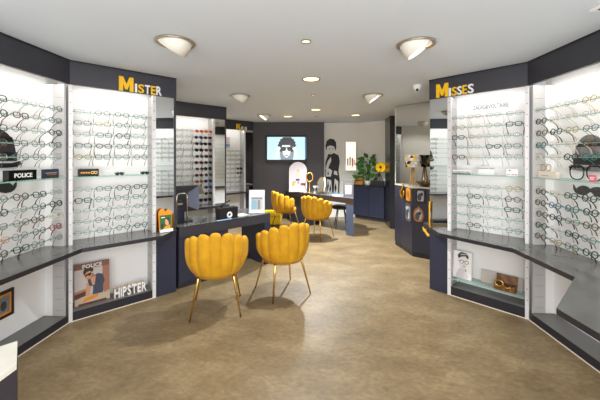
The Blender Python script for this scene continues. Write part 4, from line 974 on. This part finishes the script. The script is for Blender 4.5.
# ------------------------------------------------------------------ ceiling lights
def spot(x, y, tx, ty, label, watts):
    t = thing('ceiling_spotlight', label, 'spotlight', (x, y, CEILZ), 'swivelling ceiling spotlights')
    m = MB(); m.lathe([(.118, -.002), (.15, -.002), (.152, -.012), (.146, -.016), (.122, -.012), (.118, -.002)], mat('brushed nickel ring', (176, 164, 140), .3, .8), 36, (x, y, CEILZ+.001), close=False); obj('ring', m, t)
    d = Vector((tx-x, ty-y, 0)).normalized(); ax = (d*.58-Vector((0, 0, .82))).normalized()
    rot = ax.to_track_quat('Z', 'Y').to_matrix().to_4x4(); T = Matrix.Translation(Vector((x, y, CEILZ-.004))+ax*.055) @ rot
    m = MB(); Rr = .117
    prof = [(Rr*.02, -Rr*.6-.09)]+[(Rr*math.sin(a), -.09-Rr*.6*math.cos(a)) for a in [PI/2*i/10 for i in range(1, 11)]]+[(Rr+.004, .004), (Rr-.006, .004), (Rr-.008, -.01)]
    m.lathe(prof, mat('white lamp shell', (226, 222, 212), .4), 32, close=False); m.xf(T)
    bm = bmesh.new(); me = m.mesh('shell'); bm.from_mesh(me)
    bmesh.ops.bisect_plane(bm, geom=bm.verts[:]+bm.edges[:]+bm.faces[:], plane_co=(0, 0, CEILZ-.001), plane_no=(0, 0, 1), clear_outer=True)
    bm.to_mesh(me); bm.free(); o = obj('shell', me, t); me.transform(Matrix.Translation((-x, -y, -CEILZ)))
    m = MB(); m.lathe([(.001, -.012), (Rr-.009, -.012)], LIGHTM, 32, close=False); m.xf(T)
    bm = bmesh.new(); me = m.mesh('lamp_face'); bm.from_mesh(me)
    bmesh.ops.bisect_plane(bm, geom=bm.verts[:]+bm.edges[:]+bm.faces[:], plane_co=(0, 0, CEILZ-.001), plane_no=(0, 0, 1), clear_outer=True)
    bm.to_mesh(me); bm.free(); o = obj('lamp_face', me, t); me.transform(Matrix.Translation((-x, -y, -CEILZ)))
    la = bpy.data.lights.new('spot_lamp', 'SPOT'); la.energy = watts; la.spot_size = math.radians(100); la.spot_blend = .6; la.shadow_soft_size = .06; la.color = (1, .98, .95)
    lo = bpy.data.objects.new('spot_lamp', la); C.objects.link(lo); lo.location = Vector((x, y, CEILZ-.01))+ax*.075; lo.rotation_euler = (-ax).to_track_quat('Z', 'Y').to_euler()
SPW = 22.
spot(-.99, 2.46, -2.0, 2.75, 'white swivelling ceiling spotlight aimed at the MISTER wall', SPW)
spot(.935, 2.50, 2.0, 2.28, 'white swivelling ceiling spotlight aimed at the large spectacles wall', SPW)
spot(-.89, 4.58, -1.9, 4.75, 'white ceiling spotlight aimed at the sunglasses niche', SPW)
spot(1.07, 4.55, 2.0, 4.4, 'white ceiling spotlight aimed at the tall wall mirror', SPW)
spot(-.77, 6.65, -1.6, 6.5, 'white ceiling spotlight aimed at the KIDS niche', SPW)
def down(x, y, r, label, watts, warm=False, ring=True):
    t = thing('downlight', label, 'downlight', (x, y, CEILZ), 'round recessed downlights')
    m = MB(); m.lathe([(r*.82, -.002), (r, -.002), (r*1.02, -.008), (r*.96, -.011), (r*.84, -.006), (r*.82, -.002)], mat('brown bronze ring', (120, 96, 60), .35, .6) if warm else MATS['brushed nickel ring'], 32, (x, y, CEILZ+.001), close=False); obj('ring', m, t)
    m = MB(); m.lathe([(.001, -.004), (r*.82, -.004)], WARMGLOW if not warm else mat('small bulb glow', (255, 232, 190), emit=2.), 28, (x, y, CEILZ), close=False); obj('lamp_face', m, t)
    la = bpy.data.lights.new('downlight_lamp', 'SPOT'); la.energy = watts; la.spot_size = math.radians(117); la.spot_blend = .55; la.shadow_soft_size = r*.4; la.color = (.90, .96, 1)
    lo = bpy.data.objects.new('downlight_lamp', la); C.objects.link(lo); lo.location = (x, y, CEILZ-.03)
DW = 105.
down(.047, 2.44, .038, 'small bronze downlight nearest the camera', 10, True)
down(.13, 3.61, .108, 'large round downlight above the front yellow chairs', DW*1.5)
down(.195, 4.52, .03, 'small downlight behind the large front downlight', 10, True)
down(.30, 5.89, .105, 'large round downlight above the far desk chairs', DW*4.7)
down(-.27, 6.85, .105, 'large round downlight closest to the television', DW*.6)
down(1.19, 6.64, .105, 'large round downlight above the sideboard approach', DW*.7)
down(.36, 6.85, .03, 'small downlight in front of the beige wall', 6, True)
t = thing('dome_camera', 'small white dome camera on the ceiling near the MISSES fascia', 'camera', (1.476, 3.91, CEILZ))
m = MB(); m.lathe([(.001, 0), (.052, 0), (.052, -.03), (.045, -.04)], WLET, 20, (1.476, 3.91, CEILZ-.0005)); obj('base', m, t)
m = MB(); m.ball((1.476, 3.91, CEILZ-.05), .036, WLET, 8); obj('housing', m, t)
m = MB(); m.ball((1.468, 3.885, CEILZ-.066), .018, BLACK, 8); obj('camera_lens', m, t)
t = thing('ceiling_vent', 'dark ceiling vent at the near right corner of the ceiling', 'vent', (2.0, 1.7, CEILZ))
m = MB(); m.box(1.80, 2.15, 1.45, 1.93, CEILZ-.012, CEILZ-.0005, PAPER); obj('frame', m, t)
m = MB(); m.box(1.825, 2.13, 1.48, 1.90, CEILZ-.016, CEILZ-.0125, mat('dark vent', (50, 56, 72), .5)); obj('grille', m, t)

# ------------------------------------------------------------------ world, light, view
wd = bpy.data.worlds.new('world'); bpy.context.scene.world = wd; wd.use_nodes = True
bg = wd.node_tree.nodes['Background']; bg.inputs['Color'].default_value = (.93, .96, 1, 1); bg.inputs['Strength'].default_value = 1.0
# daylight from the shop front behind the camera
la = bpy.data.lights.new('shopfront_daylight', 'AREA'); la.shape = 'RECTANGLE'; la.size = 4.4; la.size_y = 2.0; la.energy = 140; la.color = (1, .98, .95)
lo = bpy.data.objects.new('shopfront_daylight', la); C.objects.link(lo); lo.location = (0, -1.1, 1.3); lo.rotation_euler = (PI/2, 0, 0)
vs = bpy.context.scene.view_settings; vs.view_transform = 'Standard'; vs.look = 'None'; vs.gamma = 1; vs.use_curve_mapping = False; vs.exposure = 0.25
cy = bpy.context.scene.cycles; cy.max_bounces = 8; cy.transparent_max_bounces = 24; cy.caustics_reflective = False; cy.caustics_refractive = False; cy.sample_clamp_indirect = 6; cy.use_denoising = True
